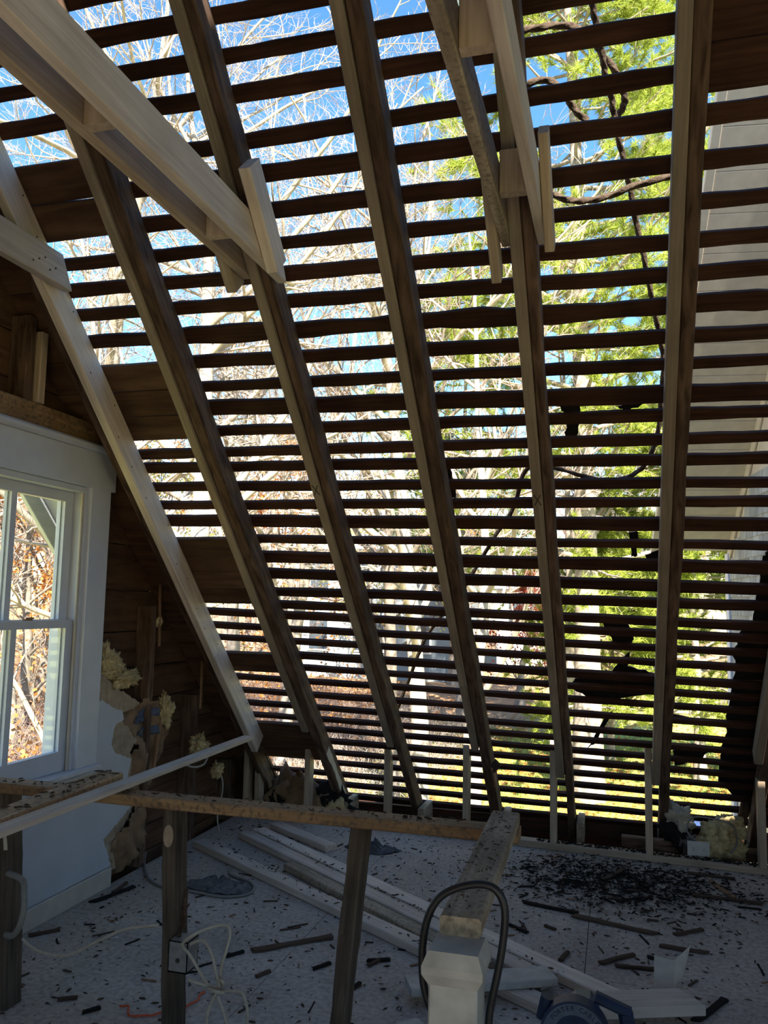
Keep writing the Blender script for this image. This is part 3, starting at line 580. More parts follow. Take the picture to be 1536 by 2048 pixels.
def gstud(y, z0, z1, w=.05, d=.10, m='timber', x=-2.63, **kw):
    return stick('stud', (x, y, z0), (x, y, z1), (0, 1, 0), w, d, m, wl, jit=.002 if m == 'timber' else 0, seg=10, **kw)
zt = lambda y: (4.07-SN*y)/CS
gstud(4.27, 0, zt(4.33)); gstud(4.83, 0, zt(4.9)); gstud(5.35, 0, zt(5.4)); gstud(3.64, 0, 2.27); gstud(2.58, 0, 2.27)
zt2 = lambda y: (4.18-SN*y)/CS
gstud(3.165, 2.39, zt2(3.19), .045, .04, 'new', -2.58); gstud(3.10, 2.39, zt2(3.13), .05, .1); gstud(1.9, 2.4, 3.8); gstud(.9, 0, 4.4); gstud(-.3, 0, 3.6)
stick('header_beam', (-2.61, .9, 2.335), (-2.61, 3.78, 2.335), (0, 0, 1), .105, .08, 'rail', wl, jit=.002, seg=12)
ty, tz = 4.31, 0
stick('splinter_strip', (-2.575, 4.42, .95), (-2.56, 4.30, .50), (0, 1, 0), .03, .012, 'splint2', wl, jit=.004, seg=10)
stick('splinter_strip', (-2.577, 4.87, 1.12), (-2.577, 4.87, .80), (0, 1, 0), .022, .008, 'splint2', wl, jit=.003, seg=8)
stick('splinter_strip', (-2.577, 4.31, 1.58), (-2.577, 4.33, 1.22), (0, 1, 0), .02, .008, 'splint2', wl, jit=.003, seg=8)
dry = [(XG, y, z) for (y, z) in [(-1.5, .09)]] + [(XG, y, z) for (y, z) in ragged([tuple(p) for p in reversed(D['DRY'])], 4, .004, 2)]
dry += [(XG, 3.64, .98), (XG, 3.64, .64), (XG, 2.60, .64), (XG, 2.60, 2.27), (XG, -1.5, 2.27)]
o = poly_slab('drywall', dry, (-1, 0, 0), .006, 'dry', wl); o['label'] = 'white painted drywall with a ragged torn edge'
tan = [(XG-.007, y, z) for (y, z) in [(3.2, .07)] + list(reversed(D['TAN'])) + [(3.2, 1.12)]]
tan = [(XG-.007, 3.2, .07)] + [(XG-.007, y, z) for (y, z) in ragged([tuple(p) for p in reversed(D['TAN'])], 4, .007, 3)] + [(XG-.007, 3.66, 1.12), (XG-.007, 3.66, .63), (XG-.007, 3.2, .63)]
o = poly_slab('torn_drywall_core', tan, (-1, 0, 0), .008, 'tan', wl); o['label'] = 'tan torn paper layer at the broken edge of the drywall'
bb = stick('baseboard_left', (XG+.008, -1.5, .048), (XG+.008, 3.93, .048), (0, 0, 1), .096, .018, 'cream'); bb['kind'] = 'structure'
# window
win = empty('window_1', (XG, 3.05, .66), kind='structure'); win['label'] = 'white double-hung window with two panes in each sash'
def frame_mesh(name, boxes):
    v, f = [], []
    for lo, hi in boxes:
        n = len(v); v += [(x, y, z) for z in (lo[2], hi[2]) for (x, y) in ((lo[0], lo[1]), (hi[0], lo[1]), (hi[0], hi[1]), (lo[0], hi[1]))]
        f += [tuple(n+q for q in t) for t in ((3, 2, 1, 0), (4, 5, 6, 7), (0, 1, 5, 4), (1, 2, 6, 5), (2, 3, 7, 6), (3, 0, 4, 7))]
    return mesh(name, v, f)
box('casing', (XG, 3.57, .66), (XG+.022, 3.735, 2.05), 'white', win); box('casing', (XG, 2.505, .66), (XG+.022, 2.67, 2.05), 'white', win)
box('casing_head', (XG, 2.475, 2.05), (XG+.026, 3.765, 2.235), 'white', win); box('head_moulding', (XG, 2.44, 2.235), (XG+.05, 3.80, 2.275), 'white', win, ch=.012)
box('stool', (-2.63, 2.50, .632), (XG+.045, 3.74, .66), 'white', win, ch=.006)
for y0, y1 in ((3.545, 3.572), (2.668, 2.695)): box('jamb', (-2.72, y0, .66), (XG+.004, y1, 2.05), 'white', win)
box('head_jamb', (-2.72, 2.695, 2.02), (XG+.004, 3.545, 2.05), 'white', win); box('outer_sill', (-2.80, 2.60, .62), (-2.63, 3.64, .66), 'white', win)
for y in (3.527, 2.695): box('stop_bead', (XG-.012, y, .66), (XG, y+.018, 2.02), 'cream', win)
box('outer_casing', (-2.74, 3.555, .62), (-2.71, 3.67, 2.1), 'white', win); box('outer_casing', (-2.74, 2.57, .62), (-2.71, 2.685, 2.1), 'white', win)
def sash(name, x, z0, z1, rb_, rt_):
    y0, y1 = 2.70, 3.54; st = .062; mu = .036; yc = 3.12
    bx = [((x-.016, y0, z0), (x+.016, y0+st, z1)), ((x-.016, y1-st, z0), (x+.016, y1, z1)),
          ((x-.016, y0+st, z0), (x+.016, y1-st, z0+rb_)), ((x-.016, y0+st, z1-rt_), (x+.016, y1-st, z1)),
          ((x-.014, yc-mu/2, z0+rb_), (x+.014, yc+mu/2, z1-rt_)),
          ((x-.02, y1-st-.008, z0+rb_), (x-.004, y1-st, z1-rt_)), ((x-.02, yc-mu/2-.008, z0+rb_), (x-.004, yc+mu/2+.008, z1-rt_))]
    p = link(name, frame_mesh(name, bx), 'white', win)
    for (ya, yb) in ((y0+st, yc-mu/2), (yc+mu/2, y1-st)):
        link('pane', frame_mesh('pane', [((x-.003, ya, z0+rb_), (x+.001, yb, z1-rt_))]), 'glass', p)
    return p
sash('lower_sash', -2.603, .662, 1.385, .095, .038); sash('upper_sash', -2.648, 1.35, 2.02, .038, .05)
lt = link('sash_lock', frame_mesh('sash_lock', [((-2.612, 3.20, 1.385), (-2.596, 3.25, 1.393)), ((-2.608, 3.215, 1.393), (-2.60, 3.265, 1.40))]), 'splint2', win)
# white rake overhang outside the gable
ov = empty('roof_overhang', rp(-2.95, -1, 4.2), kind='structure')
for j in range(3): stick('soffit_board', rp(-2.78-.14*j, -4.4, 4.23), rp(-2.78-.14*j, 2.5, 4.23), XV, .136, .02, 'white', ov)
stick('barge_board', rp(-3.14, -4.45, 4.19), rp(-3.14, 2.5, 4.19), NV, .17, .03, 'white', ov)
# right end wall, well outside the photograph, with an unseen opening added to let daylight in
wr = empty('wall_right', (4.55, 1, 0), kind='structure')
for (ya, yb, za, zb_) in ((-3.6, 5.9, 0, .7), (-3.6, -1.8, .7, 2.5), (.2, 5.0, .7, 2.2), (-1.4, 3.6, 2.5, 3.9)):
    box('wall_panel', (4.5, ya, za), (4.56, yb, zb_), 'dry', wr)

# ------------------------------------------------------------------ rafters
def rafter(xs, ws, wo, label, joint, slow, kdeep=4.15, nails=True, mat='sister', wide=False, foot=-4.22):
    rt_ = empty('rafter', rp(xs+.05, foot, 4.12), label, 'rafter', 'roof rafters')
    kc = 4.13
    stick('old_timber', rp(xs+ws+wo/2, foot, kc+.0005), rp(xs+ws+wo/2, RIDGE_S-.05, kc+.0005), XV, wo, .119, 'timber', rt_, ch=.006, jit=.0028, seg=40)
    k0, k1 = 4.058, kdeep
    for (sa, sb) in ((slow, joint-.0015), (joint+.0015, RIDGE_S-.08)):
        b = stick('sister_board', rp(xs+ws/2, sa, (k0+k1)/2), rp(xs+ws/2, sb, (k0+k1)/2), XV, ws-.001, k1-k0, mat, rt_, ch=.003)
    return rt_
R2 = rafter(-1.977, .046, .060, 'second rafter from the window wall, with a pale peeled split foot', -2.52, -3.2)
R3 = rafter(-1.420, .046, .045, 'third rafter from the window wall, carrying the long double collar tie', -2.56, -3.3)
R4 = rafter(-.872, .046, .062, 'middle rafter with no tie, splintered near its foot', -2.66, -3.27)
R5 = rafter(-.363, .047, .045, 'rafter under the top-centre double collar tie, pencilled with an X', -2.68, -3.5)
R6 = rafter(.198, .047, .055, 'sixth rafter, pale front edge and dark timber, right of the hanging rope', -2.72, -3.5)
R7 = rafter(.740, .047, .055, 'last rafter at the right edge above the corner stud', -2.4, -3.22)
R1 = empty('rafter', rp(-2.36, -3.6, 4.1), 'wide new-lumber rafter beside the window wall, lit in stripes', 'rafter', 'roof rafters')
stick('old_timber', rp(-2.44, -4.22, 4.13), rp(-2.44, RIDGE_S-.05, 4.13), XV, .05, .119, 'timber', R1, ch=.006, jit=.003, seg=30)
stick('sister_board', rp(-2.385, -3.45, 4.118), rp(-2.385, -2.495, 4.118), XV, .046, .135, 'pale', R1)
stick('sister_board', rp(-2.385, -2.492, 4.118), rp(-2.385, RIDGE_S-.08, 4.118), XV, .046, .135, 'pale', R1)
rng0 = random.Random(5)
for q in range(26):                           # nail heads in the bright face
    s_ = -3.3 + q*.2 + rng0.uniform(-.05, .05); k_ = 4.118 + rng0.uniform(-.05, .05)
    stick('nail_head', rp(-2.3625, s_, k_), rp(-2.3605, s_, k_), UV, .007, .007, 'nail', R1, ch=.002)
def cross_mark(xc, s_, par):
    for sg in (1, -1):
        stick('pencil_mark', rp(xc-.014, s_-.03*sg, 4.0572), rp(xc+.014, s_+.03*sg, 4.0572), UV, .0035, .0012, 'ink', par, ch=.0002)
cross_mark(-1.397, D['XM'][0][2]*SN-D['XM'][0][1]*CS, R3); cross_mark(-.339, D['XM'][1][2]*SN-D['XM'][1][1]*CS, R5)
# peeled pale split on the foot of the second rafter, torn splinters on the fourth
stick('split_face', rp(-1.869, -4.15, 4.12), rp(-1.869, -3.45, 4.10), NV, .06, .008, 'paper', R2, jit=.009, seg=14)
stick('torn_splinter', rp(-.757, -3.42, 4.03), rp(-.70, -3.28, 3.99), UV, .05, .012, 'splint', R4, jit=.006, seg=8)
stick('torn_splinter', rp(-.755, -3.62, 4.05), rp(-.75, -3.38, 4.03), NV, .05, .015, 'splint2', R4, jit=.008, seg=8)
for xo, par in ((-1.865, R2), (-1.32, R3), (-.76, R4), (-.265, R5)):
    stick('joist_end', (xo+.03, 5.62, .05), (xo+.03, 5.9, .05), XV, .045, .13, 'dusty', par, jit=.002, seg=4)

# ------------------------------------------------------------------ collar ties
t0 = empty('collar_tie', (-2.3, 2.5, 2.84), 'single pale collar tie nailed to the rafter beside the window wall', 'collar tie', 'collar ties')
stick('tie_board', (-2.325, -.68, 2.912), (-2.325, 2.96, 2.912), (0, 0, 1), .140, .044, 'pale', t0, cut1=-.55)
for q in range(5): stick('nail_head', (-2.303, 2.74+.035*q, 2.88+.02*(q % 3)), (-2.300, 2.74+.035*q, 2.88+.02*(q % 3)), (0, 0, 1), .007, .007, 'nail', t0, ch=.002)
t1 = empty('collar_tie', (-1.37, 2.4, 2.79), 'long double collar tie with spacer blocks crossing the upper left', 'collar tie', 'collar ties')
stick('tie_board', (-1.303, -.68, 2.862), (-1.303, 2.96, 2.862), (0, 0, 1), .140, .040, 'pale', t1, cut1=-.6)
stick('tie_board', (-1.448, -.68, 2.885), (-1.448, 2.94, 2.885), (0, 0, 1), .140, .040, 'new', t1, cut1=-.6)
for yb in (2.58, 1.86, .7): box('spacer_block', (-1.426, yb-.005, 2.815), (-1.325, yb+.035, 2.965), 'new', t1)
stick('cleat', rp(-1.258, -.07, 3.985), rp(-1.258, .32, 3.985), XV, .046, .115, 'pale', t1)
stick('cleat', rp(-1.492, -.17, 4.06), rp(-1.492, .25, 4.06), XV, .044, .10, 'new', t1)
t2 = empty('collar_tie', (-.31, 2.4, 2.84), 'nearer-centre double collar tie with spacer blocks at the top of the photo', 'collar tie', 'collar ties')
stick('tie_board', (-.375, -.68, 2.91), (-.380, 2.93, 2.91), (0, 0, 1), .140, .038, 'dusty', t2, cut1=-.6)
stick('tie_board', (-.246, -.68, 2.91), (-.249, 2.94, 2.91), (0, 0, 1), .140, .036, 'pale', t2, cut1=-.6)
for yb in (2.60, 1.86, .7): box('spacer_block', (-.358, yb-.005, 2.86), (-.268, yb+.035, 3.01), 'new', t2)
stick('cleat', rp(-.212, -.10, 3.99), rp(-.212, .30, 3.99), XV, .034, .085, 'new', t2)
stick('cleat', rp(-.417, -.22, 4.04), rp(-.417, .20, 4.04), XV, .036, .09, 'new', t2)

# ------------------------------------------------------------------ knee wall
kw = empty('knee_wall_frame', (-.4, 5.4, 0), 'low knee wall frame of new studs on a sole plate under the rafters', 'wall frame')
yf = lambda x: 5.335-.075*x
stick('sole_plate', (-2.52, yf(-2.52)+.045, .02), (.855, yf(.855)+.045, .02), (0, 1, 0), .09, .04, 'new', kw)
for x, zt_ in ((-2.545, .66), (-2.455, .63), (-2.07, .60), (-1.485, .60), (-.945, .66), (-.388, .675), (.178, .675), (.795, .53)):
    stick('stud', (x, yf(x)+.044, .04), (x, yf(x)+.044, zt_), XV, .040, .085, 'new', kw)

# ------------------------------------------------------------------ railing round the stairwell
rl = empty('stair_railing', (-1.1, 2.7, 0), 'makeshift stair railing of old studs, flat rails and a white newel post', 'railing')
stick('rail', (-2.42, 2.715, .781), (-.30, 2.705, .781), (0, 1, 0), .09, .038, 'rail', rl, ch=.005)
stick('rail', (-1.742, 1.2, .819), (-1.862, 2.83, .819), XV, .10, .038, 'rail', rl, ch=.005)
stick('rail', (-.325, 1.808, .8195), (-.348, 2.745, .8195), XV, .089, .039, 'dusty', rl, ch=.005)
for xt, xb in ((-2.225, -2.17), (-1.52, -1.49), (-.825, -.895)):
    p = stick('post', (xb, 2.72, 0), (xt, 2.72, .762), XV, .05, .088, 'post', rl, jit=.0025, seg=16)
    CNT[0] += 1
poly_slab('paint_patch', [(-1.518+.019*math.cos(a_*.35), 2.676, .672+.038*math.sin(a_*.35)) for a_ in range(18)], (0, -1, 0), .003, 'tan', rl)
stick('paint_patch', (-2.21, 2.6745, .70), (-2.19, 2.6745, .56), XV, .018, .003, 'paper', rl, ch=.001, jit=.002, seg=6)
stick('paint_patch', (-.868, 2.6745, .42), (-.884, 2.6745, .24), XV, .018, .003, 'post', rl, ch=.001, jit=.002, seg=6)
nx, ny = -.324, 1.77
nw = stick('newel_post', (nx, ny, 0), (nx, ny, .735), XV, .10, .10, 'newel', rl, ch=.004)
v, f = [], []
prof = [(.734, .050), (.757, .062), (.772, .0625), (.800, .051)]
for z, h in prof: v += [(-h, -h, z), (h, -h, z), (h, h, z), (-h, h, z)]
for i in range(3):
    for j in range(4): k = (j+1) % 4; f.append((i*4+j, i*4+k, (i+1)*4+k, (i+1)*4+j))
f += [(3, 2, 1, 0), (12, 13, 14, 15)]
link('newel_cap', mesh('newel_cap', v, f), 'newel', nw, Matrix.Translation((nx, ny, 0)))
# dirt on the flat rails
def chips(name, n, fn, seed, lo, hi, mat, parent=None, kind='stuff'):
    rng = np.random.default_rng(seed); C = np.array([fn(rng) for _ in range(n)]); a = rng.uniform(0, 6.28, n)
    L = rng.uniform(lo, hi, n)*rng.choice([1, 1, 1.8], n); w = L*rng.uniform(.12, .4, n); h = np.minimum(w, .006)*rng.uniform(.4, 1, n); tl = rng.normal(0, .12, n)
    ax = np.stack([np.cos(a), np.sin(a), tl], 1)*L[:, None]/2; ay = np.stack([-np.sin(a), np.cos(a), np.zeros(n)], 1)*w[:, None]/2
    az = np.array([0, 0, 1.])[None]*h[:, None]; C = C + np.array([0, 0, .001])+np.abs(tl*L/2)[:, None]*np.array([0, 0, 1])
    V = np.stack([C-ax, C+ay*.9, C+ax, C-ay, C+az-ax*.6, C+az+ay*.5, C+az+ax*.7, C+az-ay*.6], 1).reshape(-1, 3)
    q = np.array([[4, 5, 6, 7], [0, 3, 7, 4], [3, 2, 6, 7], [2, 1, 5, 6], [1, 0, 4, 5]])[:, ::-1]
    Q = (q[None]+(np.arange(n)*8)[:, None, None]).reshape(-1, 4)
    o = link(name, np_mesh(name, V, Q), mat, parent); o['kind'] = kind
    return o
o = chips('rail_dirt', 150, lambda r: (r.uniform(-2.35, -.42), r.uniform(2.675, 2.755), .80), 3, .004, .022, 'splint', rl)
o = chips('rail_dirt', 90, lambda r: (lambda t: (-1.742-.12*t+r.uniform(-.045, .045), 1.2+1.63*t, .838))(r.uniform(.3, 1)), 4, .005, .026, 'splint', rl)
o = chips('rail_dirt', 120, lambda r: (r.uniform(-.375, -.305), r.uniform(1.82, 2.73), .839), 6, .003, .012, 'splint', rl)

a, b = Vector(D['STRIP'][0]), Vector(D['STRIP'][1]); b = b + (b-a)*.3
tag(stick('wood_strip', a, b, XV, .062, .018, 'pale', None, ch=.002), 'long pale wood strip laid slanting across the dirty rails', 'strip')

# hose looped over the newel
tag(cable('hose', [(p[0], 1.83-.16*(.5-abs(i/16-.5)) if 0 else p[1]-.0, p[2]) for i, p in enumerate(D['HOSE'])], .0085, 'hose', sides=10), 'black rubber hose looped over the newel post', 'hose')

# junction box and cables on the posts
jb = empty('junction_box', (-1.45, 2.66, .27), 'small grey metal junction box on the middle old stud', 'junction box')
link('box_body', frame_mesh('box_body', [((-1.455, 2.60, .26), (-1.385, 2.675, .265)), ((-1.455, 2.60, .26), (-1.452, 2.675, .36)), ((-1.388, 2.60, .26), (-1.385, 2.675, .36)), ((-1.455, 2.672, .26), (-1.385, 2.675, .36)), ((-1.455, 2.60, .357), (-1.385, 2.675, .36)), ((-1.455, 2.60, .26), (-1.385, 2.603, .36))]), 'steel', jb)
stick('knockout', (-1.42, 2.5995, .30), (-1.42, 2.5985, .30), XV, .014, .014, 'nail', jb, ch=.004)
cc = empty('cable_coil', D['COIL'][0][0], 'tangled coil of beige electrical cable hanging from the junction box', 'cable')
for q, pl in enumerate(D['COIL']):
    cable('cable_strand', [(p[0], p[1]-.03+.02*math.sin(i*1.3+q), p[2]) for i, p in enumerate(pl)], .0052, 'cable', cc, sides=8)
cable('cable_strand', [(-1.29, 2.57, .245), (-1.25, 2.545, .25), (-1.235, 2.57, .238), (-1.26, 2.6, .23), (-1.285, 2.58, .24)], .0055, 'cable', cc, sides=8)
tag(cable('electric_cable', D['CABLEW'], .0055, 'cable', sides=8), 'white cable strung slack between the two left old studs', 'cable')
tag(cable('flexible_conduit', [(-2.15, 2.66, .27), (-2.10, 2.63, .285), (-2.05, 2.60, .33), (-2.035, 2.6, .39), (-2.045, 2.61, .44), (-2.08, 2.64, .475), (-2.16, 2.66, .485)], .011, 'cableg', sides=10), 'grey flexible conduit bent round the leftmost old stud', 'conduit')
tag(cable('bent_strap', [(-1.44, 2.64, .36), (-1.42, 2.62, .45), (-1.405, 2.61, .52), (-1.40, 2.60, .50), (-1.405, 2.61, .40)], .007, 'splint', sides=6), 'bent brown strap beside the middle old stud', 'strap')
tag(cable('electric_cable', D['CABLE1'], .007, 'cableg', sides=8), 'grey cable trailing over the floor below the torn wall', 'cable')
tag(cable('orange_string', smooth_path([(p[0]+.012*math.sin(i*2.1), p[1]+.012*math.cos(i*3.3), .006) for i, p in enumerate(D['ORANGE'])], 3), .0035, 'orange', sides=6), 'tangled orange string on the grey floor', 'string')
tag(cable('electric_cable', [(-2.58, 4.62, .52), (-2.53, 4.70, .47), (-2.50, 4.80, .47), (-2.52, 4.9, .52)], .006, 'cable', sides=8), 'short white cable end curling out between the gable studs', 'cable')
tag(cable('electric_cable', [(-2.55, 5.10, .40), (-2.50, 5.08, .28), (-2.50, 5.02, .10), (-2.48, 5.02, .006)], .005, 'cable', sides=8), 'thin white cable hanging to the floor left of the knee wall', 'cable')

# ------------------------------------------------------------------ insulation and torn paper on the gable wall
def clump(name, loc, size, seed, mat, label, cat, rough=.5, tatter=.3, sub=5):
    return tag(link(name, clump_mesh(name, size, seed, sub, rough, tatter), mat, None, Matrix.Translation(Vector(loc))), label, cat)
clump('fiberglass_tuft', (-2.61, 3.86, 1.15), (.05, .075, .075), 1, 'fiber', 'yellow fibreglass tuft poking out beside the window casing', 'insulation', .6, .6)
clump('fiberglass_tuft', (-2.60, 4.03, 1.06), (.04, .12, .038), 2, 'fiber', 'ragged yellow fibreglass strand above the blue printed paper', 'insulation', .7, .8)
clump('fiberglass_tuft', (-2.57, 4.42, .83), (.035, .045, .08), 3, 'fiber', 'small yellow fibreglass tuft right of the blue printed paper', 'insulation', .6, .6)
clump('fiberglass_tuft', (-2.56, 4.84, .58), (.035, .07, .05), 4, 'fiber', 'dirty fibreglass tuft on the second gable stud', 'insulation', .7, .7)
clump('fiberglass_tuft', (-2.54, 5.06, .38), (.03, .05, .04), 5, 'fiber', 'pale fibreglass tuft low beside the knee wall studs', 'insulation', .7, .7)
clump('fiberglass_tuft', (-2.585, 4.32, 1.36), (.012, .035, .03), 6, 'fiber', 'tiny fibreglass scrap high on the gable stud', 'insulation', .6, .6, 3)
kb = empty('insulation_batt', (-2.6, 4.2, .38), 'crumpled kraft paper insulation batt with blue print in the torn wall', 'insulation')
crumple_sheet('paper_facing', D['KRAFT1'], -2.60, .05, 'kraft', 1.0, kb)
for ol in ([(4.12, .80), (4.22, .875), (4.32, .87), (4.34, .83), (4.22, .80)], [(4.14, .735), (4.24, .77), (4.36, .765), (4.35, .725), (4.24, .72)]): crumple_sheet('blue_print', ol, -2.594, .05, 'blue', 1.0, kb, res=.012, thick=.001)
kb2 = empty('insulation_batt', (-2.6, 4.1, 0), 'crushed paper-faced insulation bulging at the floor below the drywall', 'insulation')
crumple_sheet('paper_facing', D['KRAFT2'], -2.585, .05, 'kraft', 4.0, kb2, res=.02)
link('fiber_core', clump_mesh('fiber_core', (.03, .12, .12), 9, 3, .5, .3), 'fiber', kb2, Matrix.Translation((-2.63, 4.09, .14)))
# heaps behind the knee wall
hp = empty('insulation_heap', (-2.05, 5.78, 0), 'dark heap of fallen insulation behind the left knee wall studs', 'insulation')
for q, (x, y, z, sx, sz, m) in enumerate([(-2.2, 5.62, .10, .17, .20, 'kraft'), (-1.98, 5.64, .06, .18, .14, 'char'), (-2.05, 5.62, .05, .12, .12, 'kraft'), (-1.9, 5.62, .02, .08, .10, 'fiber'), (-2.3, 5.62, .03, .10, .12, 'felt')]):
    link('torn_batt', clump_mesh('torn_batt', (sx, .055, sz), 20+q, 4, .5, .35), m, hp, Matrix.Translation((x, y, z)))
h2 = empty('insulation_clump', (.6, 5.62, .04), 'dirty yellow fibreglass heap in the right corner behind the sole plate', 'insulation')
for q, (x, y, z, s_) in enumerate([(.60, 5.57, .12, .09), (.66, 5.57, .18, .07), (.55, 5.55, .06, .07), (.67, 5.54, .05, .06)]):
    link('fiber_lump', clump_mesh('fiber_lump', (s_, s_*.8, s_), 40+q, 4, .6, .5), 'fiber', h2, Matrix.Translation((x, y, z)))
h3 = empty('insulation_clump', (.33, 5.64, .04), 'grey torn insulation clump against the foot of the sixth rafter', 'insulation')
for q, (x, y, z, s_, m) in enumerate([(.36, 5.62, .20, .07, 'cable'), (.34, 5.60, .10, .07, 'char'), (.38, 5.60, .06, .06, 'cloth')]):
    link('fiber_lump', clump_mesh('fiber_lump', (s_, s_*.8, s_*1.2), 50+q, 4, .6, .5), m, h3, Matrix.Translation((x, y, z)))
ot = empty('outlet', (.47, 5.42, .04), 'white duplex outlet standing behind the sole plate in the right corner', 'outlet')
OX, OY, OZ = D['OUTLET']; OZ = max(OZ, .075)
link('cover_plate', frame_mesh('cover_plate', [((OX-.062, OY, OZ-.042), (OX+.062, OY+.008, OZ+.042))]), 'plate', ot)
for sx in (-1, 1):
    rc = stick('receptacle', (OX+sx*.03, OY-.002, OZ), (OX+sx*.03, OY+.002, OZ), XV, .034, .034, 'plate', ot, ch=.012)
    for dx in (-.006, .006): link('slot', frame_mesh('slot', [((OX+sx*.03-.004, OY-.003, OZ+dx-.001), (OX+sx*.03+.005, OY-.0015, OZ+dx+.001))]), 'nail', rc)
tag(cable('electric_cable', [(OX, OY+.02, OZ+.03), (OX-.06, OY+.02, OZ+.09), (OX-.03, OY+.03, OZ+.17), (OX+.08, OY+.03, OZ+.175), (OX+.2, OY+.05, OZ+.14), (OX+.22, OY+.06, OZ+.03), (OX+.18, OY+.05, OZ-.02)], .005, 'cableg', sides=8), 'thin cable looping over the outlet in the right corner', 'cable')
tag(stick('broken_board', (.72, 5.72, .05), (.79, 5.62, .62), XV, .055, .02, 'splint', None, jit=.006, seg=10), 'broken upright board end in the right corner', 'board')

# ------------------------------------------------------------------ lumber and things on the floor
def lum(p0, p1, z, label, w=.089, t=.038, mat='pale', **kw):
    return tag(stick('lumber_board', (p0[0], p0[1], z+t/2), (p1[0], p1[1], z+t/2), (p1[1]-p0[1], -(p1[0]-p0[0]), 0), w, t, mat, None, ch=.004, **kw), label, 'board', 'loose lumber on the floor')
def offs(p0, p1, d):
    a, b = Vector((*p0, 0)), Vector((*p1, 0)); n = (b-a).normalized(); n = Vector((-n.y, n.x, 0))*d
    return (a+n)[:2], (b+n)[:2]
lum(*offs((-2.491, 4.68), (-.22, 3.20), .047), .001, 'longest pale stud on the floor, nearest the window wall')
lum(*offs((-2.319, 4.951), (-.30, 3.45), .045), .001, 'left one of the two studs lying side by side on the floor')
lum(*offs((-2.262, 5.04), (-.015, 3.37), .047), .001, 'right one of the two studs lying side by side on the floor')
lum(*offs((-1.81, 4.455), (-.55, 3.50), .047), .001, 'dusty stud wedged between the longest stud and the side-by-side pair', w=.075, mat='dusty')
lum(*offs((-2.215, 5.20), (-1.70, 4.845), .05), .001, 'short stud offcut behind the long studs on the floor')
lum((-.775, 3.205), (-.258, 3.467), .041, 'dirty white-painted board lying across the studs behind the newel', w=.12, t=.03, mat='newel')
lum((-.085, 3.265), (.254, 3.402), .041, 'clean wide board offcut with a slanted end beside the paper scrap', w=.14, cut0=-.5, cut1=.25)
lum((-1.05, 2.62), (-.66, 2.985), .001, 'painted board end at the bottom edge left of the newel', mat='newel', w=.1)
# scrap paper, rag, bag
P = [Vector(p) for p in D['PAPER']]
sc_ = empty('paper_scrap', (.19, 3.63, 0), 'folded cream paper scrap standing by the wide board offcut', 'paper')
for q, pts in enumerate([[(.13, 3.62, .0), (.20, 3.60, .0), (.21, 3.66, .10), (.135, 3.69, .095)], [(.20, 3.60, .0), (.245, 3.67, .05), (.275, 3.72, .14), (.21, 3.66, .10)]]):
    a_, b_, c_ = [Vector(x) for x in pts[:3]]
    poly_slab('paper_fold', pts[:3], (b_-a_).cross(c_-a_), .0015, 'paper', sc_); poly_slab('paper_fold', [pts[0], pts[2], pts[3]], (b_-a_).cross(c_-a_), .0015, 'paper', sc_)
def rag(name, loc, sx, sy, h, seed, mat, label, cat):
    from mathutils import noise
    n = 30; v, f = [], []
    for i in range(n+1):
        for j in range(n+1):
            x = (i/n-.5)*2; y = (j/n-.5)*2; r = math.hypot(x, y); e = 1+.25*noise.noise(Vector((math.atan2(y, x)*1.3, seed, 0)))
            q = abs(noise.fractal(Vector((x*2.2+seed, y*2.2, seed)), 1, 2, 4))
            v.append((x*sx*e, y*sy*e, .004+h*q*max(0, 1.15-r)))
    for i in range(n):
        for j in range(n):
            if math.hypot((i+.5)/n-.5, (j+.5)/n-.5) < .49: f.append((i*(n+1)+j, (i+1)*(n+1)+j, (i+1)*(n+1)+j+1, i*(n+1)+j+1))
    me = mesh(name, v, f, True); bm = bmesh.new(); bm.from_mesh(me); bmesh.ops.delete(bm, geom=[q for q in bm.verts if not q.link_faces], context='VERTS'); bm.to_mesh(me); bm.free()
    o = link(name, me, mat, None, Matrix.Translation(Vector(loc))); md = o.modifiers.new('thick', 'SOLIDIFY'); md.thickness = .004
    return tag(o, label, cat)
rag('rag', (-2.02, 4.10, 0), .20, .10, .09, 2.0, 'cloth', 'crumpled grey rag on the floor inside the cable loop', 'rag')
rag('plastic_bag', (-1.45, 5.0, 0), .17, .09, .10, 5.0, 'bag', 'flattened dark bag on the floor behind the right old stud', 'bag')
# circular saw, only its top shows
SX, SY, SZ = D['SAW']
sw = empty('circular_saw', (SX, SY, 0), 'blue and grey circular saw standing at the bottom edge', 'saw')
def disc(name, r0_, r1_, y0, y1, a0, a1, mat, par, n=40):
    v, f = [], []
    for i in range(n+1):
        a = a0+(a1-a0)*i/n
        for (r, y) in ((r0_, y0), (r1_, y0), (r1_, y1), (r0_, y1)): v.append((r*math.cos(a), y, r*math.sin(a)))
    for i in range(n):
        for j in range(4): k = (j+1) % 4; f.append((i*4+j, i*4+k, (i+1)*4+k, (i+1)*4+j))
    f += [(0, 1, 2, 3), ((n)*4+3, n*4+2, n*4+1, n*4)]
    return link(name, mesh(name, v, f), mat, par, Matrix.Translation((SX, SY, SZ)))
gd = disc('blade_guard', .062, .100, -.022, .02, -.35, math.pi+.35, 'sawgrey', sw); disc('guard_rim', .097, .104, -.028, .026, -.35, math.pi+.35, 'navy', sw)
disc('inner_guard', .0, .062, -.014, .016, -.35, math.pi+.35, 'navy', sw); disc('blade', .0, .09, -.002, .001, math.pi-.2, 2*math.pi+.2, 'steel', sw)
txt = 'PORTER CABLE'
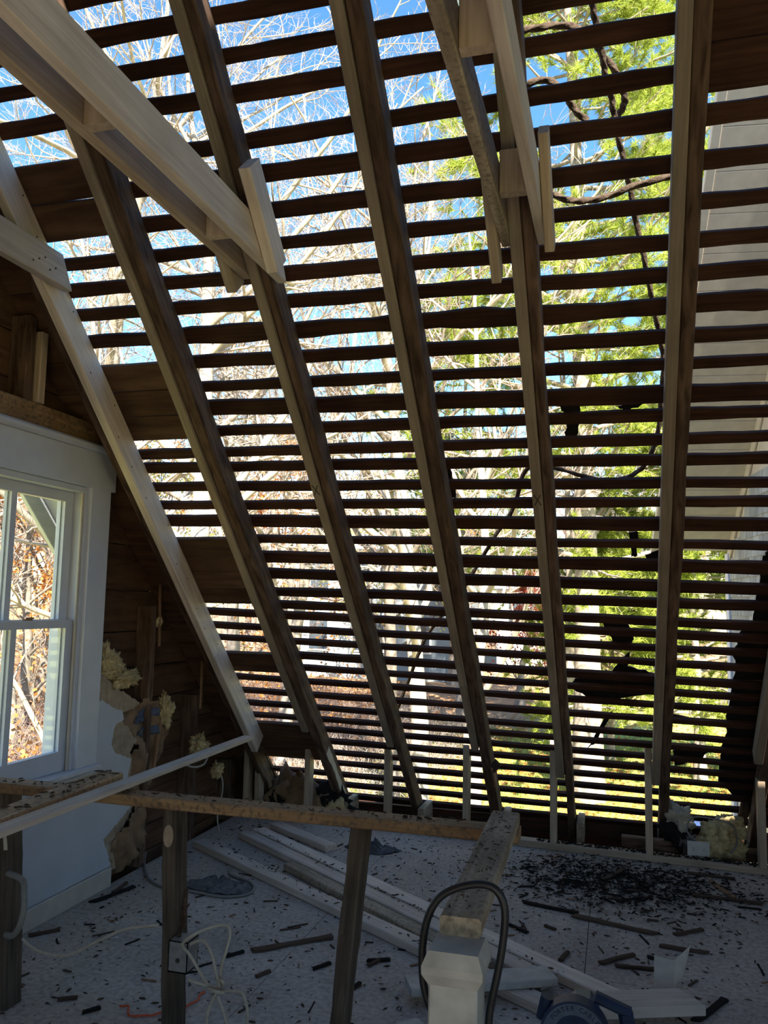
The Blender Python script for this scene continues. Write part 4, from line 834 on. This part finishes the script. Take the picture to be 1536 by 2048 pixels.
for i, ch_ in enumerate(txt):
    if ch_ == ' ': continue
    cu = bpy.data.curves.new('letter', 'FONT'); cu.body = ch_; cu.size = .020; cu.extrude = .0006; cu.align_x = 'CENTER'; cu.align_y = 'CENTER'
    tmp = bpy.data.objects.new('letter', cu); col.objects.link(tmp)
    me = bpy.data.meshes.new_from_object(tmp.evaluated_get(bpy.context.evaluated_depsgraph_get())); bpy.data.objects.remove(tmp)
    an = math.pi/2 + .95 - 1.9*i/(len(txt)-1)
    w_ = Matrix.Translation((SX+.081*math.cos(an), SY-.0228, SZ+.081*math.sin(an))) @ Matrix.Rotation(-(an-math.pi/2), 4, 'Y') @ Matrix.Rotation(math.pi/2, 4, 'X')
    link('letter', me, 'navy', gd, w_)
stick('front_knob', (SX-.10, SY+.03, SZ+.02), (SX-.085, SY+.03, SZ+.085), XV, .04, .05, 'navy', sw, ch=.012)
stick('handle', (SX+.06, SY+.05, SZ+.095), (SX+.165, SY+.05, SZ+.06), (0, 1, 0), .04, .03, 'navy', sw, ch=.010)
stick('handle_grip', (SX+.15, SY+.05, SZ+.06), (SX+.17, SY+.05, SZ-.05), (0, 1, 0), .045, .045, 'navy', sw, ch=.012)
stick('motor_housing', (SX+.02, SY+.03, SZ+.01), (SX+.02, SY+.17, SZ+.01), XV, .10, .10, 'sawgrey', sw, ch=.028)
box('shoe', (SX-.13, SY-.06, SZ-.105), (SX+.13, SY+.15, SZ-.10), 'steel', sw); box('shoe_block', (SX-.12, SY-.05, .001), (SX+.12, SY+.14, SZ-.105), 'pale', sw)

# ------------------------------------------------------------------ splinters
rnd = random.Random(11); vars_ = []
for q in range(7):
    me = lumber_mesh('wood_splinter', 1, 1, 1, ch=.2, jit=.10, seg=7, seed=100+q, cut0=rnd.uniform(-.15, .15), cut1=rnd.uniform(-.15, .15))
    me.materials.append(MT['splint2' if q in (5,) else ('char' if q in (1, 3) else 'splint')]); vars_.append(me)
def splinter(p, a, L, w, h, me, label, group, z=0):
    m = Matrix.Translation((p[0], p[1], z+h/2+.0008)) @ Matrix.Rotation(a, 4, 'Z') @ Matrix.Diagonal((L, w, h, 1))
    return tag(link('wood_splinter', me, None, None, m), label, 'splinter', group)
for q, (a, b) in enumerate(D['DARKSTICKS']):
    L = math.dist(a[:2], b[:2]); p = ((a[0]+b[0])/2, (a[1]+b[1])/2)
    if p[0] < -2.5: p = (p[0]+.06, p[1])
    lb = {0: 'long thin dark stick on the floor between the two right old studs', 3: 'brown board splinter beside the white baseboard', 5: 'dark splinter at the foot of the leftmost old stud', 8: 'wide brown splinter at the near edge of the black debris', 9: 'long brown splinter stretching right of the black debris', 10: 'long dark splinter near the right end of the sole plate', 11: 'fresh orange splinter slanting near the right end of the sole plate', 12: 'dark splinter pointing up right in front of the paper scrap', 18: 'grey splinter standing out right of the wide board offcut', 14: 'charred splinter right of the floor seam above the paper scrap', 17: 'stubby dark chunk right of the newel post'}.get(q, 'larger dark wood splinter lying on the grey floor')
    splinter(p, math.atan2(b[1]-a[1], b[0]-a[0]), L, min(.045, .012+L*.07), .012, vars_[5] if q == 11 else vars_[q % 5], lb, 'large splinters on the floor')
k = 0
while k < 150:
    x, y = rnd.uniform(-2.5, .85), rnd.uniform(2.75, 5.25)
    if y > yf(x)-.1: continue
    k += 1; L = rnd.uniform(.03, .09)*rnd.choice([.8, 1, 1.2])
    splinter((x, y), rnd.uniform(0, 3.14), L, rnd.uniform(.004, .010), .006, rnd.choice(vars_), 'small dark wood splinter scattered on the grey floor', 'small splinters on the floor')
k = 0
while k < 45:
    x, y = rnd.gauss(.0, .33), rnd.gauss(4.85, .22)
    if y > yf(x)-.06: continue
    k += 1; splinter((x, y), rnd.uniform(0, 3.14), rnd.uniform(.04, .13), rnd.uniform(.006, .016), .008, vars_[rnd.choice([1, 3, 3, 0])], 'blackened splinter in the dark debris patch before the sole plate', 'splinters in the black debris')
def fpos(r):
    while True:
        x, y = r.uniform(-2.52, .9), r.uniform(2.6, 5.4)
        if y < yf(x)-.01: return (x, y, 0)
tag(chips('floor_chips', 2600, fpos, 21, .005, .02, 'splint'), 'fine dark wood chips strewn over the floor', 'debris')
def bpos(r):
    while True:
        x, y = r.normal(-.0, .33), r.normal(4.88, .22)
        if y < yf(x)-.01: return (x, y, abs(r.normal(0, .006)))
tag(chips('black_debris', 2600, bpos, 22, .006, .03, 'char'), 'patch of black shingle grit and chips before the sole plate', 'debris')
def ppos(r):
    x = r.uniform(-.5, .83); return (x, yf(x)+r.uniform(.01, .08), .04)
tag(chips('plate_chips', 500, ppos, 23, .006, .028, 'char'), 'dark chips scattered along the sole plate', 'debris')
tag(chips('white_dust_flecks', 300, fpos, 24, .004, .018, 'plate'), 'pale plaster flecks scattered over the floor', 'debris')
def lpos(r):
    t = r.uniform(0, 1); q = r.integers(0, 2)
    a_, b_ = [((-2.45, 4.74), (-.3, 3.30)), ((-2.25, 5.03), (-.2, 3.50))][q]
    return (a_[0]+(b_[0]-a_[0])*t+r.normal(0, .022), a_[1]+(b_[1]-a_[1])*t+r.normal(0, .022), .039)
tag(chips('lumber_chips', 260, lpos, 25, .005, .02, 'splint'), 'sawdust and chips lying on the loose studs', 'debris')

# ------------------------------------------------------------------ felt scraps and ropes on the outside of the laths
names = ['torn black felt scrap hanging right of the middle rafter', 'dark felt scrap hanging below the wide lath near the pine trunk', 'large ragged black felt sheet low between the fifth and sixth rafters', 'narrow black felt strip low across the pine trunk', 'thin dark felt strip hanging beside the sixth rafter', 'small dark felt flap touching the sixth rafter', 'pointed felt flake under the wide lath by the sixth rafter', 'felt strip low in the rightmost bay', 'torn felt corner low in the rightmost bay above the insulation']
for nm_, pts in zip(names, D['FELT']):
    tag(poly_slab('felt_scrap', [rp(x, s_, 4.2165) for (x, s_) in ragged([tuple(p) for p in pts], 4, .007, len(pts))], NV, .005, 'felt'), nm_, 'roofing felt', 'torn roofing felt')
tag(poly_slab('felt_scrap', [rp(x, s_, 4.2165) for (x, s_) in ragged([tuple(p) for p in D['DARKR']], 4, .008, 9)], NV, .006, 'felt'), 'big dark felt sheet covering the lower right corner of the laths', 'roofing felt', 'torn roofing felt')
rl_ = ['long twisted dark rope drooping outside the laths to the lower left', 'looped rope end at the top right outside the laths', 'short rope bight beside the top-centre collar tie', 'rope sagging sideways to the sixth rafter']
for q, pl in enumerate(D['ROPE']):
    tag(cable('rope', pl, .013 if q else .0115, 'rope', n=14, sides=12, lobes=3, twist=.55), rl_[q], 'rope', 'ropes outside the laths')

# ------------------------------------------------------------------ neighbouring wing seen through the right bay
w0, w1, w2, w3 = [Vector(p) for p in D['WING']]
wg = empty('neighbouring_wing', (1.2, 7.0, -3.2), 'white-soffited shingled wing seen through the right-hand laths', 'building')
YR = .12                                       # the wing stands a few degrees off square
ex = Vector((math.cos(YR), math.sin(YR), 0)); sl_ = Vector((math.sin(YR)*CS, -math.cos(YR)*CS, SN)); nn = sl_.cross(ex).normalized()
o0 = Vector((.345, 7.93, 2.03))
nb_ = 32
for j in range(nb_):
    c0_ = o0 + sl_*(.07+.14*j)
    stick('soffit_board', c0_, c0_+ex*.72, sl_, .137, .02, 'cream', wg, ch=.002)
stick('rake_trim', o0-sl_*.02, o0+sl_*4.5, ex, .06, .06, 'cream', wg)
stick('roof_edge', o0+sl_*.03+nn*.05+ex*.37, o0+sl_*4.5+nn*.05+ex*.37, ex, .7, .04, 'felt', wg)
wb = o0 + ex*.66                               # wall line under the rake
wy = Vector((math.sin(YR), -math.cos(YR), 0))  # towards the house
def wpt(d, z): return Vector((wb.x, wb.y, 0)) + wy*d + Vector((0, 0, z))
poly_slab('gable_wall', [wpt(-.02, -3.2), wpt(3.6, -3.2), wpt(3.6, wb.z+3.6*SN/CS-.1), wpt(-.02, wb.z-.05)], ex, .1, 'cream', wg)
stick('corner_board', wpt(0, -3.2)-ex*.02, wpt(0, wb.z-.03)-ex*.02, wy, .10, .03, 'white', wg)
stick('frieze_board', wpt(.02, wb.z-.05)-ex*.012, wpt(3.4, wb.z-.05+3.38*SN/CS)-ex*.012, Vector((0, 0, 1)), .09, .02, 'cream', wg)
MT['shingle'] = wood('grey_shingle', (.27, .29, .29), (.44, .46, .45), .9, grain=(1, 20, 20), blotch=.35)
rs_ = random.Random(3)
for ci in range(12):
    z0 = .65 + ci*.16; d = .06
    while d < 2.4:
        w_ = rs_.uniform(.13, .22)
        if z0+.17 < wb.z-.06+(d)*SN/CS:
            stick('shingle', wpt(d+w_/2, z0)-ex*.016, wpt(d+w_/2, z0+.19)-ex*.006, wy, w_-.005, .010, 'shingle', wg, ch=.002)
        d += w_

# ------------------------------------------------------------------ outdoors: ground, trees, houses
GZ = -3.2
rng = np.random.default_rng(77)
n = 90; gx = np.linspace(-95, 60, n); gy_ = np.linspace(-45, 120, n); GX, GY = np.meshgrid(gx, gy_, indexing='ij')
def gz(x, y): return GZ + .25*np.sin(x*.13+1)*np.cos(y*.11) + np.clip((y-25), 0, 60)*.022 + np.clip(-x-14, 0, 60)*.03
V = np.stack([GX, GY, np.where((np.abs(GX-1) < 7) & (np.abs(GY-1) < 8), GZ-.05, gz(GX, GY))], -1).reshape(-1, 3)
i = np.arange(n-1)[:, None]*n + np.arange(n-1)[None]; Q = np.stack([i, i+n, i+n+1, i+1], -1).reshape(-1, 4)
g = link('ground', np_mesh('ground', V, Q, smooth=True), 'lawn'); tag(g, 'sunlit lawn strewn with fallen leaves', kind='structure')
def scatter(nm, n, x0, x1, y0, y1, lo, hi, mat, seed, label, cat, up=.01):
    r = np.random.default_rng(seed); x = r.uniform(x0, x1, n); y = r.uniform(y0, y1, n)
    C = np.stack([x, y, gz(x, y)+up+r.uniform(0, .03, n)], 1)
    return tag(link(nm, quads_mesh(nm, C, r, lo, hi, .75), mat), label, cat, kind='stuff')
scatter('fallen_leaves', 9000, -16, 6, 12, 34, .05, .11, 'leafo', 1, 'orange fallen leaves scattered on the lawn', 'leaves')
scatter('fallen_leaves', 9000, -18, 6, 12, 36, .05, .11, 'leafb', 2, 'brown fallen leaves scattered on the lawn', 'leaves')
r = np.random.default_rng(5); nb2 = 50000; x = r.uniform(-12, 6, nb2); y = r.uniform(11, 32, nb2); C = np.stack([x, y, gz(x, y)], 1)
a = r.uniform(0, 6.28, nb2); wv = np.stack([np.cos(a), np.sin(a), 0*a], 1)*.012; tip = C+np.stack([r.normal(0, .04, nb2), r.normal(0, .04, nb2), r.uniform(.06, .14, nb2)], 1)
V = np.stack([C-wv, C+wv, tip], 1).reshape(-1, 3)
tag(link('grass', np_mesh('grass', V, None, np.arange(len(V)).reshape(-1, 3)), 'grassb'), 'short green grass blades on the lawn', 'grass', kind='stuff')
# brush
def brush(nm, n, x0, x1, y0, y1, mat, seed, label, h=1.4, rad=.008):
    r = np.random.default_rng(seed); x = r.uniform(x0, x1, n); y = r.uniform(y0, y1, n); S = np.stack([x, y, gz(x, y)-.05], 1)
    d = np.stack([r.normal(0, .6, n), r.normal(0, .6, n), r.uniform(.5, 1.2, n)], 1)
    P = grow(r, S, d, r.uniform(.5, 1, n)*h, 4, .3, -.05); R = np.full((n, 5), rad)*(1-np.linspace(0, 1, 5)*.6)
    s2, d2, l2, _ = children(r, P, R, 3, .2, .8, .3, .6, r.uniform(.5, 1, n)*h)
    P2 = grow(r, s2, d2, l2, 2, .25, 0); R2 = np.full((len(s2), 3), rad*.6)
    V, Q = cat_tubes([tubes(P, R, 3), tubes(P2, R2, 3)])
    return tag(link(nm, np_mesh(nm, V, Q), mat), label, 'brush', kind='stuff')
brush('thicket', 6500, -26, -4.5, 18, 32, 'twig', 31, 'pale tangled thicket beyond the left of the lawn')
brush('thicket', 5500, -26, -9, 10, 32, 'redtwig', 32, 'brown tangled undergrowth seen through the window', 2.4)
scatter('litter', 16000, -40, -7, 5, 34, .08, .2, 'leafo', 7, 'orange leaf litter under the left trees', 'leaves', .1)
scatter('litter', 16000, -45, -7, 5, 38, .08, .2, 'leafb', 8, 'brown leaf litter under the left trees', 'leaves', .15)
r = np.random.default_rng(41); nq = 15000; x = r.uniform(-27, -8.5, nq); y = r.uniform(11, 33, nq)
C = np.stack([x, y, gz(x, y)+r.gamma(1.5, .6, nq)], 1)
tag(link('underbrush_leaves', quads_mesh('underbrush_leaves', C, r, .04, .09), 'leafo'), 'orange withered leaves on the undergrowth in the window view', 'leaves', kind='stuff')
r = np.random.default_rng(42); C = np.stack([x+.3, y-.4, gz(x, y)+r.gamma(1.5, .6, nq)], 1)
tag(link('underbrush_leaves', quads_mesh('underbrush_leaves', C, r, .04, .09), 'leafb'), 'brown withered leaves on the undergrowth left of the lawn', 'leaves', kind='stuff')
# near bare trees
GN = 'bare trees behind the house'
def T(x, y): return (x, y, float(gz(np.array(x), np.array(y)))-.05)
bare_tree('bare_tree', T(-6.9, 12.5), 17, .24, 1, 'nearest bare tree with thick pale limbs at the upper left', GN, (.03, -.02), limbs=18, b2=8, b3=7, b4=4, clear=.25, mats=('bark', 'twig'))
bare_tree('bare_tree', T(-3.6, 15.5), 17, .19, 2, 'bare pale tree behind the gap between second and third rafters', GN, (.0, .0), limbs=18, b2=8, b3=7, b4=4, clear=.2)
bare_tree('bare_tree', T(-10.2, 14.5), 18, .26, 3, 'bare tree with heavy cream boughs at the far left above the window', GN, (.04, 0), limbs=17, b2=7, b3=7, b4=4, clear=.2)
bare_tree('bare_tree', T(-5.2, 19.5), 16, .17, 4, 'slim bare tree in the middle distance behind the middle rafter', GN, (0, 0), limbs=16, b2=7, b3=6, b4=3, mats=('gbark', 'redtwig'), thick=1.3)
bare_tree('bare_tree', T(-2.1, 12.5), 12, .12, 5, 'young reddish bare tree in front of the pine', GN, (.05, .02), limbs=12, b2=6, b3=5, b4=3, mats=('twig', 'redtwig'), clear=.18, spread=.38)
bare_tree('bare_tree', T(-8.4, 20.5), 18, .20, 6, 'tall thin bare tree left of the grey house', GN, (0, 0), limbs=16, b2=7, b3=6, b4=3, thick=1.3)
bare_tree('bare_tree', T(-9.35, 12.7), 13, .15, 7, 'pale low-branching tree filling the window view', 'trees seen through the window', (.1, .0), limbs=16, b2=7, b3=7, b4=4, clear=.12, mats=('bark', 'twig'))
bare_tree('bare_tree', T(-15.2, 18.5), 17, .13, 8, 'bare tree behind the low-branching tree in the window', 'trees seen through the window', (0, 0), limbs=18, b2=7, b3=7, b4=4, thick=1.3, mats=('bark', 'twig'))
bare_tree('bare_tree', T(-1.3, 26), 17, .16, 9, 'straight pale trunk tree between the middle and fifth rafters', GN, (0, 0), limbs=16, b2=7, b3=6, b4=3, thick=1.5, mats=('twig', 'twig'), clear=.35)
bare_tree('bare_tree', T(-12.0, 25), 19, .24, 10, 'large bare tree at the left behind the thicket', GN, (0, 0), limbs=16, b2=7, b3=6, b4=3, thick=1.6)
# pines
pine_tree('pine_tree', T(-.72, 22), 29, .36, 1, 'large pine with a thick grey trunk and bright green boughs at the right', 'pines behind the house', .20, 6.4, nb=150, sub=12, tuft=9, needles=20, nl=.25)
pine_tree('pine_tree', T(2.3, 26), 11, .17, 2, 'second pine behind the large one, beside the white wing', 'pines behind the house', .16, 4.2, nb=90, sub=11, tuft=9, needles=18, nl=.24)
pine_tree('pine_tree', T(-.2, 28), 8.5, .12, 3, 'young bushy bright green pine low behind the large trunk', 'pines behind the house', .08, 3.6, nb=90, sub=11, tuft=8, needles=16, nl=.22)
pine_tree('pine_tree', T(-5.6, 31), 17, .2, 4, 'dark bluish pine far behind the bare trees', 'pines behind the house', .3, 3.6, nb=50, sub=8, tuft=7, needles=14, mat='needle2', nl=.24)
# autumn trees further back
fa = 'autumn trees far behind'
lab = ['orange-leaved tree low behind the left laths', 'brown-leaved tree behind the grey house', 'yellow-green tree at the left edge of the lawn', 'red-leaved small tree right of the grey house', 'orange tree far left in the window', 'brown tree deep in the window view', 'yellowing tree behind the thicket', 'brown tree far behind the pine', 'russet tree at the far left behind the window tree', 'orange tree behind the slim bare trunks']
pos = [(-13.5, 33), (-18, 50), (-17, 30), (-4.2, 38), (-16.5, 20.5), (-22, 27.5), (-11, 40), (2, 55), (-19.5, 25), (-8.5, 44)]
lm = ['leafo', 'leafb', 'leafy', 'leafr', 'leafo', 'leafb', 'leafy', 'leafb', 'leafo', 'leafo']
for q in range(10):
    bare_tree('autumn_tree', T(*pos[q]), [11, 15, 10, 6, 9, 13, 12, 15, 11, 13][q], .2, 60+q, lab[q], fa, limbs=14, b2=6, b3=4, b4=2, mats=('gbark', 'redtwig'), clear=.12, leaf=lm[q], leafn=5200, thick=2.2)
# far bare trees share two meshes
src = []
for q in range(2):
    src.append(bare_tree('distant_tree', T(-30+8*q, 48), 17, .22, 90+q, 'hazy bare tree on the distant skyline', 'distant bare trees', limbs=16, b2=7, b3=5, b4=3, thick=3.0, mats=('gbark', 'redtwig')))
for q, (x, y) in enumerate([(-38, 42), (-26, 56), (-15, 58), (-6, 60), (3, 64), (10, 58), (-36, 42), (-28, 38), (-25, 33), (-20, 40), (-2.5, 48), (14, 46)]):
    s0 = src[q % 2]; c = s0.copy(); col.objects.link(c); c.location = T(x, y); c.rotation_euler.z = q*1.3; c.scale = (1, 1, .85+.06*(q % 5))
    for ch_ in s0.children:
        k = ch_.copy(); col.objects.link(k); k.parent = c; k.matrix_parent_inverse = Matrix.Identity(4); k.matrix_basis = ch_.matrix_basis
# houses
MT['hgrey'] = plain('grey_siding', (.24, .28, .30), .8, .2, noise=.12, nscale=3)
MT['hroof'] = plain('grey_roof', (.20, .21, .23), .9, .2, noise=.2, nscale=4)
MT['hwin'] = plain('dark_window', (.05, .07, .09), .1, .6)
MT['hwhite'] = plain('white_house_paint', (.72, .72, .70), .7, .3)
def house(x0, x1, y0, y1, zb, zw, zr, label, wins, wall='hgrey'):
    h = empty('house', ((x0+x1)/2, y0, zb), label, 'building')
    box('walls', (x0, y0, zb), (x1, y1, zw), wall, h)
    ym = (y0+y1)/2; e = .4
    for sg, ya in ((1, y0-e), (-1, y1+e)):
        a_, b_ = Vector(((x0+x1)/2, ya, zw-.15)), Vector(((x0+x1)/2, ym, zr))
        stick('roof_slope', a_, b_, XV, x1-x0+.8, .15, 'hroof', h)
    for x in (x0, x1-.1): poly_slab('gable', [(x, y0, zw), (x, y1, zw), (x, ym, zr-.1)], (1, 0, 0), .1, wall, h)
    for (wx, wz, ww, wh) in wins:
        f_ = box('window', (wx-ww/2-.1, y0-.06, wz-.1), (wx+ww/2+.1, y0-.01, wz+wh+.1), 'hwhite', h)
        box('pane', (wx-ww/2, y0-.08, wz), (wx+ww/2, y0-.05, wz+wh), 'hwin', f_)
    box('trim', (x0-.05, y0-.05, zw-.35), (x1+.05, y0-.01, zw-.1), 'hwhite', h)
    return h
house(-18, -8.5, 45, 53, -2.9, 4.6, 7.6, 'grey clapboard house with white windows beyond the thicket', [(-16.5, 2.2, 1.1, 1.5), (-14, 2.2, 1.1, 1.5), (-11.5, 2.2, 1.1, 1.5), (-9.6, 2.2, 1.0, 1.5), (-16.5, -1.2, 1.1, 1.6), (-13.5, -1.2, 1.8, 1.6), (-10.5, -1.2, 1.1, 1.6)])
house(-7.2, -2.6, 52, 58, -2.9, 2.6, 5.0, 'small pale house right of the grey clapboard house', [(-6, .3, .9, 1.3), (-4.2, .3, .9, 1.3)], 'hwhite')
# blue tarp heap on the lawn
MT['tarp'] = plain('blue_tarp', (.05, .09, .22), .5, .4, noise=.3, nscale=6, bump=.4)
tag(link('tarp_heap', clump_mesh('tarp_heap', (.9, .8, .45), 71, 4, .5, .2), 'tarp', None, Matrix.Translation((1.75, 17.0, GZ+.2))), 'blue tarp heap on the lawn seen low at the right', 'tarp')
tag(link('debris_heap', clump_mesh('debris_heap', (1.0, .8, .4), 73, 4, .6, .4), 'plate', None, Matrix.Translation((1.75, 13.4, GZ+.15))), 'pale debris heap on the lawn seen low in the right corner', 'debris')
